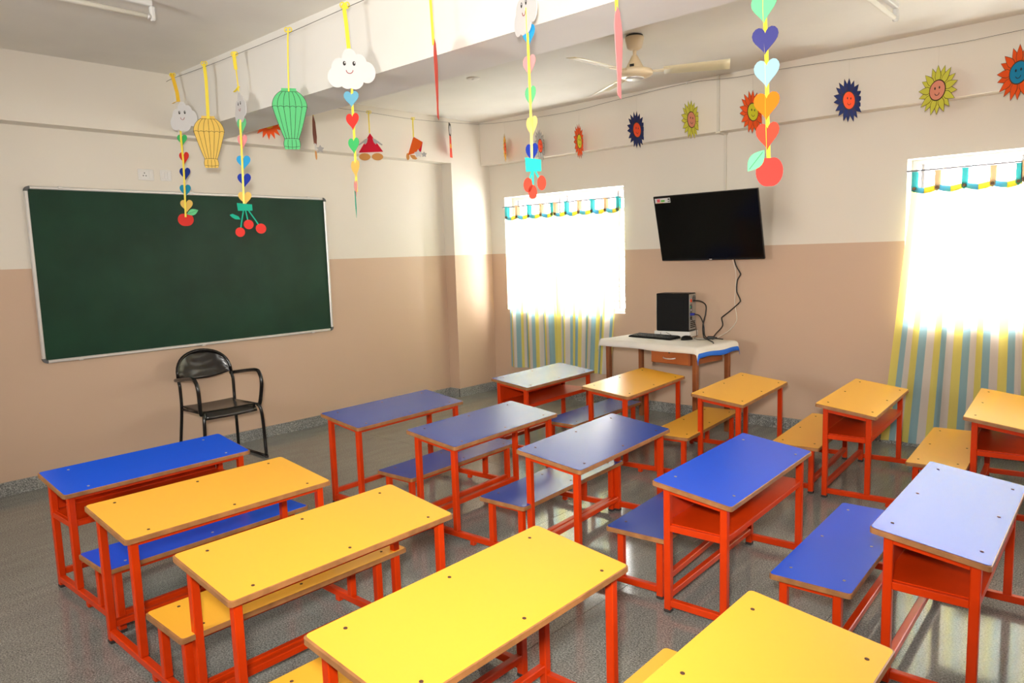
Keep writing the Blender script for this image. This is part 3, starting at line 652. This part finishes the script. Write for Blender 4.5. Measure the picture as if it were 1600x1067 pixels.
# ---------------------------------------------------------------- curtains
def curtain(name, label, top, bot, ztop, zbot, period, phase, mat_, seed, flat=0.0):
    # a hanging sheet: x range at top and at the bottom, folds growing from the header
    rnd = random.Random(seed); t = thing(name, label, 'curtain', ((top[0]+top[1])/2, -.046, zbot if not isinstance(zbot, tuple) else min(zbot)), 0, 'striped window curtains')
    ox, oz = t.location.x, t.location.z; N, M = 150, 36; b = MB(); b.uv = []
    zb0, zb1 = zbot if isinstance(zbot, tuple) else (zbot, zbot)
    nf = (top[1]-top[0])/.19; ph = [rnd.uniform(-.5, .5) for _ in range(int(nf)+3)]
    for i in range(N+1):
        u = i/N; zb = zb0+(zb1-zb0)*u
        for j in range(M+1):
            v = j/M; z = ztop+(zb-ztop)*v
            x = (top[0]+(top[1]-top[0])*u)*(1-v) + (bot[0]+(bot[1]-bot[0])*u)*v
            k = u*nf; pp = ph[int(k)]*(1-k % 1)+ph[int(k)+1]*(k % 1)
            amp = (.006+.016*min(1, v*2.2))*(1-flat)
            y = amp*math.sin(2*PI*(k+pp*.5)) + .35*amp*math.sin(2*PI*(2.3*k+pp)+1)
            x += .55*amp*math.cos(2*PI*(k+pp*.5)); z2 = z-(.012*abs(math.sin(PI*k)) if j == 0 else 0)
            b.v.append((x-ox, y-.004, z2-oz)); b.uv.append((u*(top[1]-top[0])*1.12+phase, v))
    b.f = [(i*(M+1)+j, (i+1)*(M+1)+j, (i+1)*(M+1)+j+1, i*(M+1)+j+1) for i in range(N) for j in range(M)]; b.m = [0]*len(b.f); b.smooth = True
    b.build('cloth_panel', mat_, t)
    # header band of alternating squares, tabs and wooden buttons
    n = int(round((top[1]-top[0])/.175)); bandm = ('band_blue', 'tab_yellow')
    seg = n*4
    for i in range(seg):
        q = MB(); pr = []
        for e in (i/seg, (i+1)/seg):
            x = top[0]+(top[1]-top[0])*e-ox; sag = -.022*abs(math.sin(PI*e*n)); pr.append((x, sag))
        z0 = ztop-oz
        q.add([(pr[0][0], -.022, z0+pr[0][1]-.019), (pr[1][0], -.022, z0+pr[1][1]-.019), (pr[1][0], -.022, z0+pr[1][1]+.019), (pr[0][0], -.022, z0+pr[0][1]+.019)], [(0, 1, 2, 3)])
        o = q.build('header_piece', bandm[(i//2) % 2], t); md = o.modifiers.new('t', 'SOLIDIFY'); md.thickness = .003
    for i in range(n+1):
        x = min(max(top[0]+(top[1]-top[0])*i/n, top[0]+.02), top[1]-.02)-ox; z0 = ztop-oz
        m = ('tab_teal', 'tab_beige')[(i+seed) % 2]
        MB().card([(x-.017, z0+.115), (x+.017, z0+.115), (x+.017, z0-.012), (x, z0-.032), (x-.017, z0-.012)], -.030, -.027).build('tab', m, t)
        MB().card([(x-.017, z0+.115), (x+.017, z0+.115), (x+.017, z0), (x-.017, z0)], .010, .013).build('tab_back', m, t)
        q = MB(); q.tube([(x, -.0295, z0-.004), (x, -.036, z0-.004)], .011, 12); q.build('button', 'button_wood', t)
RODZ = 2.030
curtain('curtain', 'left blue-yellow-white striped curtain of the window beside the corner column', (.43, 1.10), (.42, 1.12), RODZ-.105, (.285, .30), .126, .0, 'curtain_stripe', 2)
curtain('curtain', 'right striped curtain of the window nearest the computer table', (1.10, 1.90), (1.10, 1.745), RODZ-.105, (.29, .315), .126, .05, 'curtain_stripe', 3)
curtain('curtain', 'long striped curtain reaching the floor at the right window', (4.395, 5.055), (4.235, 5.10), RODZ-.125, (.03, .05), .126, .0, 'curtain_stripe_reversed', 4, .45)
curtain('curtain', 'second striped curtain at the extreme right edge', (5.045, 5.86), (5.08, 5.86), RODZ-.11, (.03, .05), .126, .09, 'curtain_stripe_reversed', 5)
def rod(x0, x1, label):
    t = thing('curtain_rod', label, 'curtain rod', ((x0+x1)/2, -.043, RODZ)); h = (x1-x0)/2
    MB().tube([(-h, 0, 0), (h, 0, 0)], .006, 10).build('rod', 'grille_steel', t)
    for s_ in (-1, 1): MB().bar((s_*(h-.004), -.004, 0), (s_*(h+.004), .10, 0), .010, .012).build('bracket', 'frame_white', t)
rod(.373, 1.897, 'thin curtain rod across the window beside the corner'); rod(4.357, 5.882, 'thin curtain rod across the right window')

# ---------------------------------------------------------------- paper decorations
def face_cam(P, turn=0):
    d = CAM-Vector(P); return math.atan2(d.y, d.x)+PI/2+turn
def heart(w_, h_):
    pts = []
    for i in range(28):
        a = 2*PI*i/28; x = 16*math.sin(a)**3; z = 13*math.cos(a)-5*math.cos(2*a)-2*math.cos(3*a)-math.cos(4*a); pts.append((x/32*w_, (z+2.5)/29*h_))
    return pts
def ell(cx, cz_, rx, rz, n=20, a0=0): return [(cx+rx*math.cos(a0+2*PI*i/n), cz_+rz*math.sin(a0+2*PI*i/n)) for i in range(n)]
def cloud_mesh(w_, h_):
    b = MB(); lobes = [(-.31, -.20, .19, .25), (-.24, .02, .17, .24), (-.03, .24, .155, .25), (.16, .12, .17, .24), (.315, -.08, .185, .26), (.06, -.24, .19, .25), (-.10, -.22, .19, .26), (.02, 0, .26, .33)]
    for k, (cx, cz_, rx, rz) in enumerate(lobes): b.card(ell(cx*w_, cz_*h_, rx*w_, rz*h_, 24), -.002-.00004*k, .002+.00004*k)
    return b
PT = .0008
RIB = 'yellow_ribbon'
def ribbon(t, pts, w_, m=RIB, name='ribbon'):
    # flat strip through 3-d points, facing the room
    b = MB(); s_ = Vector((math.cos(YAW), math.sin(YAW), 0))*w_/2
    for p in pts: p = Vector(p); b.v += [p-s_, p+s_]
    b.f = [(2*i, 2*i+1, 2*i+3, 2*i+2) for i in range(len(pts)-1)]; b.m = [0]*len(b.f)
    o = b.build(name, m, t); md = o.modifiers.new('t', 'SOLIDIFY'); md.thickness = .0012; return o
def local(t, P): return Vector(P)-t.location
def cloud(t, P, w_, h_, turn):
    o = cloud_mesh(w_, h_).build('cloud', 'paper_white', t, local(t, P), face_cam(P, turn))
    for s_ in (-1, 1):
        MB().card(ell(-.04*w_+s_*.10*w_, .13*h_, .032*w_, .055*h_, 14), -.0037, -.0024).build('eye', 'ink', o)
        MB().card(ell(-.04*w_+s_*.10*w_+.010*w_, .145*h_, .012*w_, .020*h_, 8), -.0044, -.0038).build('eye_glint', 'paper_white', o)
    MB().strip([(-.04*w_+.07*w_*math.cos(PI+PI*i/8), -.03*h_+.08*h_*math.sin(PI+PI*i/8)) for i in range(9)], .014*w_, -.0036, -.0024).build('mouth', 'ink_red', o)
def hearts(t, rows, turn_from=True):
    for c, P, w_, h_ in rows:
        turn = math.acos(min(1, w_/(h_*.95))) ; 
        MB().card(heart(h_*.95, h_), -PT, PT).build('heart', 'paper_'+c, t, local(t, (P[0], P[1]+.004, P[2])), face_cam(P, -turn))
def apple(t, P, w_, h_, turn, leafside=1):
    prof = []
    for i in range(30):
        a = 2*PI*i/30+PI/2; r = 1-.16*math.exp(-((i if i < 15 else 30-i)/2.2)**2)+.03*math.cos(2*a)-.06*math.exp(-(((i-15))/1.6)**2); prof.append((r*math.cos(a)*w_/2, r*math.sin(a)*h_/2))
    o = MB().card(prof, -PT, PT).build('apple', 'paper_red', t, local(t, P), face_cam(P, turn))
    lf = [(0, 0)]; n = 8
    lf = [(w_*.62*i/n, w_*.17*math.sin(PI*i/n)) for i in range(n+1)] + [(w_*.62*(n-i)/n, -w_*.17*math.sin(PI*(n-i)/n)) for i in range(1, n)]
    a = math.radians(20 if leafside > 0 else 232); ca, sa = math.cos(a), math.sin(a)
    k = 1.65 if leafside < 0 else 1.3
    ofx, ofz = (.1*w_, h_*.38) if leafside > 0 else (-.2*w_, h_*.66)
    q = MB().card([(ofx+(x*ca-z*sa)*k, ofz+(x*sa+z*ca)*k) for x, z in lf], -.0030, -.0014).build('leaf', 'paper_mint', o)
    MB().strip([(ofx+(w_*.06+w_*.5*i/4)*ca*k, ofz+(w_*.06+w_*.5*i/4)*sa*k) for i in range(5)], .002, -.0038, -.0031).build('leaf_vein', 'ink_green', q)
def cherries(t, P, w_, h_, spots, turn, stem, cherry, leaf=None):
    o = MB().card([(-w_/2, h_/2), (w_/2, h_*.30), (w_/2, -h_/2), (-w_*.46, -h_/2)], -.003, -.001).build('leaf_band', stem, t, local(t, P), face_cam(P, turn))
    for dx, dz, rx, rz in spots:
        MB().strip([(dx*.25, -h_/2), (dx*.7, (dz-h_/2)*.55), (dx, dz)], .008, -.0008, .0008).build('cherry_stem', stem, o)
        MB().card(ell(dx, dz, rx, rz), -.0026, -.001).build('cherry', cherry, o)
    if leaf:
        dx, dz, l = leaf; MB().card([(dx-l, dz+.010), (dx-l*.5, dz+.018), (dx+l*.6, dz), (dx+l*.9, dz-.02), (dx, dz-.018), (dx-l*.6, dz-.006)], -.002, -.0005).build('leaf', stem, o)
def knot(t, P, r=.013):
    # small ribbon bow tied round the wire
    q = local(t, P); b = MB(); d = Vector((math.cos(YAW), math.sin(YAW), 0))
    for sg in (-1, 1): b.tube([q + d*(sg*r*.8*(1-math.cos(2*PI*i/12))) + Vector((0, 0, r*.9*math.sin(2*PI*i/12)+r*.2)) for i in range(12)], .0035, 5, True)
    b.build('ribbon_knot', RIB, t)
# overhead wire along the cross beam
tag(MB().tube(smoothpath([(BB, -3.470, 2.890), (0.304, -3.485, 2.885), (0.841, -3.500, 2.864), (1.294, -3.515, 2.850), (1.964, -3.535, 2.835), (2.549, -3.550, 2.833), (3.284, -3.550, 2.837), (4.252, -3.550, 2.840), (5.510, -3.550, 2.846), (RX, -3.55, 2.86)], 4), .0016, 5).build('hanging_wire', 'wire_dark'), 'thin dark wire strung along the near face of the ceiling beam', 'wire')
# A
t = thing('paper_garland', 'small cloud garland with apple tip, first from the left', 'garland', (0.333, -3.485, 2.882), 0, 'cloud and heart garlands')
ribbon(t, [local(t, p) for p in ((0.299, -3.489, 2.917), (0.318, -3.495, 2.897), (0.333, -3.493, 2.852), (0.358, -3.489, 2.772), (0.366, -3.489, 2.708))], .026, 'gold_ribbon'); ribbon(t, [local(t, p) for p in ((0.274, -3.491, 2.709), (0.323, -3.491, 2.713), (0.373, -3.490, 2.713))], .012, 'gold_ribbon', 'ribbon_end')
knot(t, (0.312, -3.492, 2.905))
cloud(t, (0.422, -3.485, 2.596), .205, .215, math.radians(-28))
hearts(t, [('green', (0.359, -3.485, 2.436), .068, .080), ('red', (0.366, -3.485, 2.306), .066, .088), ('navy', (0.359, -3.485, 2.191), .074, .092), ('teal', (0.341, -3.485, 2.072), .077, .089), ('yellow', (0.341, -3.485, 1.959), .086, .092)])
ribbon(t, [local(t, p) for p in ((0.368, -3.491, 2.554), (0.363, -3.491, 2.436), (0.369, -3.491, 2.306), (0.363, -3.491, 2.191), (0.351, -3.491, 2.072), (0.341, -3.491, 1.959), (0.331, -3.491, 1.878))], .014)
apple(t, (0.322, -3.488, 1.861), .106, .104, 0)
# B
t = thing('paper_garland', 'cloud garland with cherries hanging over the chalkboard, cloud turned edge-on', 'garland', (1.294, -3.515, 2.851), 0, 'cloud and heart garlands')
ribbon(t, [local(t, p) for p in ((1.289, -3.521, 2.870), (1.284, -3.521, 2.836), (1.294, -3.521, 2.757))], .022); ribbon(t, [local(t, p) for p in ((1.294, -3.520, 2.762), (1.308, -3.520, 2.620))], .007); ribbon(t, [local(t, p) for p in ((1.249, -3.520, 2.625), (1.284, -3.520, 2.635), (1.313, -3.520, 2.649))], .018, RIB, 'ribbon_end')
knot(t, (1.286, -3.520, 2.853))
cloud(t, (1.305, -3.515, 2.521), .205, .195, math.radians(-70))
hearts(t, [('mint', (1.298, -3.515, 2.405), .056, .097), ('pink', (1.292, -3.515, 2.305), .060, .093), ('blue', (1.288, -3.515, 2.175), .086, .091), ('royal', (1.279, -3.515, 2.061), .084, .091), ('yellow', (1.270, -3.515, 1.946), .085, .088)])
ribbon(t, [local(t, p) for p in ((1.305, -3.521, 2.443), (1.298, -3.521, 2.405), (1.294, -3.521, 2.305), (1.288, -3.521, 2.175), (1.279, -3.521, 2.061), (1.270, -3.521, 1.913))], .013)
cherries(t, (1.270, -3.518, 1.892), .094, .051, [(-.039, -.164, .030, .031), (.017, -.115, .031, .031), (.092, -.143, .033, .033)], 0, 'paper_jade', 'paper_red', (-.062, -.062, .034))
# C
t = thing('paper_garland', 'large smiling white cloud garland with blue, red and green hearts beside the red doll', 'garland', (2.539, -3.550, 2.837), 0, 'cloud and heart garlands')
ribbon(t, [local(t, p) for p in ((2.539, -3.555, 2.851), (2.534, -3.558, 2.822), (2.541, -3.555, 2.740), (2.549, -3.554, 2.616))], .020); ribbon(t, [local(t, p) for p in ((2.515, -3.554, 2.841), (2.539, -3.556, 2.856), (2.554, -3.556, 2.822))], .018, RIB, 'ribbon_end')
knot(t, (2.537, -3.556, 2.843), .015)
cloud(t, (2.556, -3.550, 2.521), .248, .212, 0)
hearts(t, [('sky', (2.535, -3.550, 2.371), .078, .085), ('red', (2.535, -3.550, 2.255), .067, .088), ('green', (2.534, -3.550, 2.129), .057, .085), ('yellow', (2.537, -3.550, 2.008), .044, .092), ('pink', (2.530, -3.550, 1.905), .016, .085)])
ribbon(t, [local(t, p) for p in ((2.545, -3.544, 2.440), (2.535, -3.541, 2.371), (2.536, -3.541, 2.255), (2.535, -3.541, 2.129), (2.533, -3.541, 2.008), (2.530, -3.541, 1.888))], .012)
MB().card([(-.010, .07), (.012, .065), (.018, -.02), (.002, -.075), (-.014, -.01)], -PT, PT).build('leaf_tip', 'paper_jade', t, local(t, (2.527, -3.550, 1.825)), face_cam((2.527, -3.550, 1.791), math.radians(80)))
# D
t = thing('paper_garland', 'heart garland with turquoise leaf and three cherries above the first window', 'garland', (3.773, -3.550, 2.841), 0, 'cloud and heart garlands')
ribbon(t, [local(t, p) for p in ((3.768, -3.554, 2.846), (3.768, -3.556, 2.624))], .012)
cloud(t, (3.768, -3.550, 2.533), .215, .200, math.radians(-64))
hearts(t, [('blue', (3.779, -3.550, 2.426), .052, .087), ('pink', (3.778, -3.550, 2.306), .052, .087), ('mint', (3.780, -3.550, 2.181), .045, .085), ('lemon', (3.783, -3.550, 2.057), .046, .089), ('royal', (3.779, -3.550, 1.951), .052, .080)])
ribbon(t, [local(t, p) for p in ((3.780, -3.556, 2.537), (3.782, -3.556, 2.426), (3.784, -3.556, 2.306), (3.786, -3.556, 2.181), (3.788, -3.556, 2.057), (3.786, -3.556, 1.917))], .010)
cherries(t, (3.790, -3.553, 1.903), .068, .060, [(-.024, -.085, .019, .031), (-.005, -.115, .019, .030), (.034, -.078, .019, .031)], 0, 'paper_turquoise', 'paper_coral')
# F
t = thing('paper_garland', 'nearest heart garland with green, indigo, pale and orange hearts and a red apple', 'garland', (4.789, -3.550, 2.841), 0, 'cloud and heart garlands')
ribbon(t, [local(t, p) for p in ((4.784, -3.542, 2.846), (4.784, -3.542, 2.298), (4.790, -3.542, 2.194), (4.795, -3.542, 2.090), (4.796, -3.542, 1.986), (4.800, -3.542, 1.889), (4.804, -3.542, 1.791))], .013)
hearts(t, [('mint', (4.784, -3.550, 2.298), .080, .099), ('indigo', (4.789, -3.550, 2.194), .082, .089), ('pale', (4.795, -3.550, 2.090), .080, .091), ('orange', (4.796, -3.550, 1.986), .081, .091), ('coral', (4.800, -3.550, 1.889), .073, .090)])
apple(t, (4.811, -3.553, 1.775), .083, .106, math.radians(5), -1)
# balloons
def balloon(P, turn, m, label, rib, H=.35, W_=.200, lines=True):
    t = thing('paper_balloon', label, 'balloon', (P[0], P[1], P[2]+H/2), 0, 'paper hot-air balloons')
    def half(s):
        if s > .952: return .21
        if s > .70: return .5*math.sqrt(1-((s-.70)/.25*.885)**2)
        if s > .17: return .20+.30*((s-.17)/.53)**.85
        return .205+.035*math.sin(PI*s/.17)
    S = [i/40 for i in range(41)]
    poly = [(half(s)*W_, (s-.5)*H) for s in S] + [(-half(s)*W_, (s-.5)*H) for s in S[::-1]]
    o = MB().card(poly, -PT, PT).build('balloon_body', m, t, local(t, P), face_cam(P, turn))
    b = MB(); y0, y1 = -.0022, -.0009; lw = .0022; ink = 'ink'
    for k in range(-2, 3):
        b.strip([(k/2.9*half(s)*W_, (s-.5)*H) for s in [.70+.24*i/8 for i in range(9)]], lw, y0, y1)
        b.strip([((k/2.9)*half(s)*W_, (s-.5)*H) for s in [.17+.53*i/8 for i in range(9)]], lw, y0, y1)
        if abs(k) < 2: b.strip([((k/1.6)*half(s)*W_*.8, (s-.5)*H) for s in [.0+.16*i/4 for i in range(5)]], lw, y0, y1)
    n = 6
    b.strip([((-.5+i/30)*W_, (.70-.5)*H+.007*abs(math.sin(PI*n*i/30))-.003) for i in range(31)], lw, y0, y1)
    b.strip([((-.23+.46*i/8)*W_, (.17-.5)*H+.004*math.sin(PI*i/8)) for i in range(9)], lw, y0, y1)
    b.strip([((-.21+.42*i/8)*W_, (.05-.5)*H-.005*math.sin(PI*i/8)) for i in range(9)], lw, y0, y1)
    b.strip([((-.25+.5*i/8)*W_, (.945-.5)*H) for i in range(9)], lw, y0, y1)
    b.strip([(half(s)*W_*.985, (s-.5)*H) for s in S[1:-2]], lw, y0, y1); b.strip([(-half(s)*W_*.985, (s-.5)*H) for s in S[1:-2]], lw, y0, y1)
    if lines: b.build('pen_lines', ink, o)
    ribbon(t, [local(t, p) for p in rib[0]], rib[1]); knot(t, rib[0][0])
balloon((0.823, -3.500, 2.364), 0, 'paper_gold', 'yellow paper hot-air balloon beside the small cloud', ([(0.836, -3.504, 2.883), (0.846, -3.507, 2.844), (0.851, -3.506, 2.785), (0.846, -3.505, 2.686), (0.836, -3.505, 2.518)], .022))
balloon((1.917, -3.535, 2.359), 0, 'paper_balloon_green', 'green paper hot-air balloon under the ceiling beam', ([(1.959, -3.539, 2.850), (1.954, -3.541, 2.806), (1.939, -3.541, 2.669), (1.925, -3.540, 2.514)], .008))
balloon((3.210, -3.550, 2.349), math.radians(85.5), 'paper_coral', 'red paper balloon seen edge-on in front of the beam', ([(3.197, -3.554, 2.846), (3.197, -3.555, 2.711), (3.205, -3.555, 2.507)], .012), lines=False)
balloon((4.225, -3.550, 2.267), math.radians(81.5), 'paper_pink', 'pink paper balloon seen edge-on beside the ceiling fan', ([(4.218, -3.554, 2.846), (4.218, -3.555, 2.566), (4.221, -3.555, 2.420)], .012), H=.32, lines=False)
t_ = None

# wires along the chalkboard wall and the window wall
W2X, W3Y = .27, -.25
tag(MB().tube(smoothpath([(W2X, -3.03, 2.865), (W2X, -2.3, 2.855), (W2X, -1.69, 2.858), (W2X-.01, -1.17, 2.858), (W2X-.04, -.65, 2.888), (.16, -.16, 2.93)], 4), .0014, 5).build('hanging_wire', 'wire_dark'), 'thin wire from the beam to the room corner on the chalkboard wall', 'wire')
tag(MB().tube(smoothpath([(.16, -.16, 2.93), (.60, -.22, 2.885), (1.07, W3Y, 2.862), (1.55, W3Y, 2.856), (1.98, W3Y, 2.878), (2.70, W3Y+.02, 2.908), (3.145, W3Y, 2.874), (3.6, W3Y, 2.866), (4.57, W3Y, 2.818), (5.05, W3Y, 2.822), (6.5, W3Y, 2.85), (RX, W3Y, 2.88)], 4), .0014, 5).build('hanging_wire', 'wire_dark'), 'thin sagging wire along the window wall carrying paper sunflowers', 'wire')
t = thing('wire_hook', 'small metal hook holding the wire on the window wall', 'hook', (2.70, -WB, 2.92)); MB().tube([(0, 0, .03), (0, -.10, .0), (0, -.105, -.012), (0, -.095, -.02)], .003, 6).build('hook', 'aluminium', t)

def sunflower(P, w_, h_, pet, facec, label, wz, side=1, npet=9, eyes='ink', bare=False):
    t = thing('paper_sunflower', label, 'sunflower', (P[0], P[1], wz), 0, 'paper sunflowers on the window wall')
    R_ = h_/2; turn = side*math.acos(min(.98, w_/h_)); rz = face_cam(P, turn)
    base = obj('flower_head', MB().card(ell(0, 0, R_*.44, R_*.44, 24), .0012, .0028).mesh('flower_head', facec), t, local(t, P), rz)
    def petal(l, wd): return [(wd*.30, 0), (wd*.5, l*.30), (wd*.40, l*.55), (wd*.17, l*.82), (0, l), (-wd*.17, l*.82), (-wd*.40, l*.55), (-wd*.5, l*.30), (-wd*.30, 0)]
    l = R_*.66
    def pm(sc_, y, name):
        b = MB(); b.card(petal(l*1.0*sc_, R_*.33*sc_), y+.0004, y+.0010, 1); b.card([(x*.86, z*.955+.001) for x, z in petal(l*sc_, R_*.33*sc_)], y, y+.0004, 0); return b.mesh(name, [pet, 'petal_rim'])
    m1, m2 = pm(1, -.0012, 'petal'), pm(.97, .0002, 'petal')
    for i in range(npet*2):
        me = m1 if i % 2 == 0 else m2
        a = 2*PI*i/(npet*2)+.05*math.sin(i*3.1); s_ = R_*.36
        o = obj('petal', me, base, (math.sin(a)*s_, 0, math.cos(a)*s_)); o.rotation_euler = (0, a, 0)
    fr = MB().card(ell(0, 0, R_*.43, R_*.43, 26), -.0026, -.0014).build('face_rim', 'petal_rim', base)
    fc = MB().card(ell(0, 0, R_*.385, R_*.385, 26), -.0036, -.0027).build('face', facec, base)
    for s_ in (-1, 1): MB().card(ell(s_*R_*.115, R_*.09, R_*.035, R_*.055, 10), -.0046, -.0037).build('eye', eyes, fc)
    MB().strip([(R_*.12*math.cos(PI*1.1+PI*.8*i/8), -R_*.08+R_*.13*math.sin(PI*1.1+PI*.8*i/8)) for i in range(9)], R_*.025, -.0044, -.0037).build('mouth', 'ink', fc)
    MB().tube([(0, 0, 0), tuple(local(t, (P[0], P[1], P[2]+R_*.97)))], .0007, 4).build('hanging_thread', 'thread', t)
F = [((.597, W3Y+.03, 2.623), .034, .290, 'petal_gold', 'face_red', 'narrow golden paper flower seen edge-on nearest the room corner', 2.88, 1),
     ((1.097, W3Y, 2.583), .108, .318, 'paper_grey', 'face_red', 'white-petalled paper flower half hidden behind the cherry garland', 2.862, 1),
     ((1.578, W3Y, 2.567), .100, .322, 'petal_orange', 'face_lime', 'orange paper sunflower turned nearly sideways left of the fan', 2.856, 1),
     ((2.216, W3Y, 2.588), .165, .319, 'petal_blue', 'face_red', 'dark blue paper sunflower with red face below the ceiling fan', 2.885, 1),
     ((2.750, W3Y, 2.600), .160, .316, 'petal_lime', 'face_pink', 'lime paper sunflower with pink face beside the conduit', 2.905, 1),
     ((3.286, W3Y, 2.583), .195, .334, 'petal_orange', 'face_lime', 'orange paper sunflower with lime face behind the nearest heart garland', 2.870, 1),
     ((4.009, W3Y, 2.557), .197, .310, 'petal_blue', 'face_red', 'dark blue paper sunflower with red face right of the heart garland', 2.848, 1),
     ((4.579, W3Y, 2.533), .226, .322, 'petal_lime', 'face_pink', 'large lime paper sunflower with pink face above the right window', 2.818, -1),
     ((5.031, W3Y, 2.566), .235, .340, 'petal_orange', 'face_blue', 'red-orange paper sunflower with blue face at the right edge', 2.821, -1)]
for f in F: sunflower(*f[:6], f[6], f[7], eyes='ink')

# paper dolls along the chalkboard wall
def doll(label, P, wz, cat='paper doll'):
    t = thing('paper_doll', label, cat, (P[0], P[1], wz), 0, 'paper figures on the chalkboard wall'); return t
def star(r, r1, n, cx=0, cz_=0): return [(cx+(r if i % 2 == 0 else r1)*math.sin(PI*i/n), cz_+(r if i % 2 == 0 else r1)*math.cos(PI*i/n)) for i in range(2*n)]
P = (.26, -2.72, 2.66); t = thing('paper_flower', 'orange paper flower half hidden behind the ceiling beam', 'flower', (P[0], P[1], 2.862), 0, 'paper figures on the chalkboard wall')
h = obj('flower_head', MB().card(ell(0, 0, .05, .05), -.002, -.0008).mesh('flower_head', 'petal_gold'), t, local(t, P), face_cam(P, .45))
pm_ = MB().card([(-.014, 0), (-.018, .05), (0, .105), (.018, .05), (.014, 0)], -.0006, .0006).mesh('petal', 'petal_orange')
for i in range(16): o = obj('petal', pm_, h, (.035*math.sin(PI*i/8), 0, .035*math.cos(PI*i/8))); o.rotation_euler = (0, PI*i/8, 0)
ribbon(t, [(0, 0, 0), tuple(local(t, (P[0], P[1], P[2]+.10)))], .006)
P = (.27, -2.29, 2.577); t = doll('brown paper doll hanging edge-on beside the green balloon', P, 2.857); rz = face_cam(P, math.radians(80))
b = MB().card([(-.03, .19), (.06, .14), (.095, .02), (.06, -.06), (-.06, -.06), (-.09, .02), (-.07, .13)], -PT, PT).build('hair', 'paper_brown', t, local(t, P), rz)
MB().card([(-.04, -.05), (.05, -.05), (.05, -.115), (-.04, -.115)], -.002, -.001).build('dress', 'paper_white', b); MB().card(ell(0, -.145, .045, .042), -.002, -.001).build('shoe', 'paper_tan', b)
o = MB().card(star(.035, .020, 5), -PT, PT).build('paper_hand', 'paper_grey', t, local(t, (P[0]+.02, P[1]+.035, P[2]-.095)), face_cam(P, .3))
ribbon(t, [(0, 0, 0), tuple(local(t, (P[0], P[1], P[2]+.18)))], .005)
P = (.27, -1.70, 2.557); t = doll('red triangular paper doll with tan shoes', P, 2.858); rz = face_cam(P, 0)
b = MB().card([(0, .115), (.112, -.052), (-.112, -.060)], -PT, PT).build('dress', 'paper_crimson', t, local(t, P), rz)
for s_ in (-1, 1):
    MB().card(ell(s_*.058, -.097, .052, .033, 18), .0010, .0024).build('shoe', 'paper_tan', b)
    MB().card([(s_*.020, .070), (s_*.045, .062), (s_*.11, .012), (s_*.105, .004), (s_*.060, .030), (s_*.050, .012), (s_*.032, .030)], -.0026, -.0012).build('arm', 'paper_grey', b)
knot(t, tuple(t.location)); ribbon(t, [(0, 0, .008), (.0, -.004, -.02), tuple(local(t, (P[0], P[1]-.004, P[2]+.115)))], .010); 
P = (.26, -1.165, 2.572); t = doll('tilted orange paper doll with silver paper flower', P, 2.862); rz = face_cam(P, 0)
b = MB().card([(-.005, .118), (.082, .068), (.055, .010), (.010, -.035), (-.065, -.055)], -PT, PT).build('dress', 'paper_brick', t, local(t, P), rz)
MB().card([(.0, .119), (.084, .069), (.068, -.010), (.052, -.060), (.030, -.040), (.060, .050)], .001, .0022).build('side_panel', 'paper_crimson', b)
MB().card(star(.042, .024, 5, .036, -.042), -.0028, -.0012).build('silver_flower', 'paper_white', b); MB().card(star(.030, .017, 5, .092, -.050), .0026, .0036).build('silver_flower', 'paper_grey', b)
MB().card(ell(-.066, -.068, .016, .034, 14, .4), .0011, .0024).build('shoe', 'paper_tan', b); MB().card([(-.045, -.050), (.0, -.055), (.025, -.088), (.01, -.098), (-.02, -.092), (-.04, -.07)], .0011, .0024).build('shoe', 'paper_tan', b)
knot(t, tuple(t.location), .011); ribbon(t, [(0, 0, .008), (.0, -.004, -.03), tuple(local(t, (P[0], P[1]-.004, P[2]+.115)))], .012)
P = (.235, -.655, 2.70); t = doll('thin black-and-coral paper doll hanging edge-on nearest the room corner', P, 2.888); rz = face_cam(P, math.radians(80))
b = MB().card([(-.05, .18), (.05, .18), (.07, .12), (.05, .05), (-.05, .05), (-.07, .12)], -PT, PT).build('hair', 'ink', t, local(t, P), rz)
MB().card(ell(0, .11, .035, .045), -.0024, -.001).build('face', 'paper_white', b); MB().card([(-.045, .05), (.045, .05), (.085, -.16), (-.06, -.17)], -.0024, -.001).build('dress', 'paper_coral', b); MB().card([(-.03, -.03), (.03, -.03), (.04, -.07), (-.04, -.07)], -.0036, -.0025).build('apron', 'petal_gold', b)
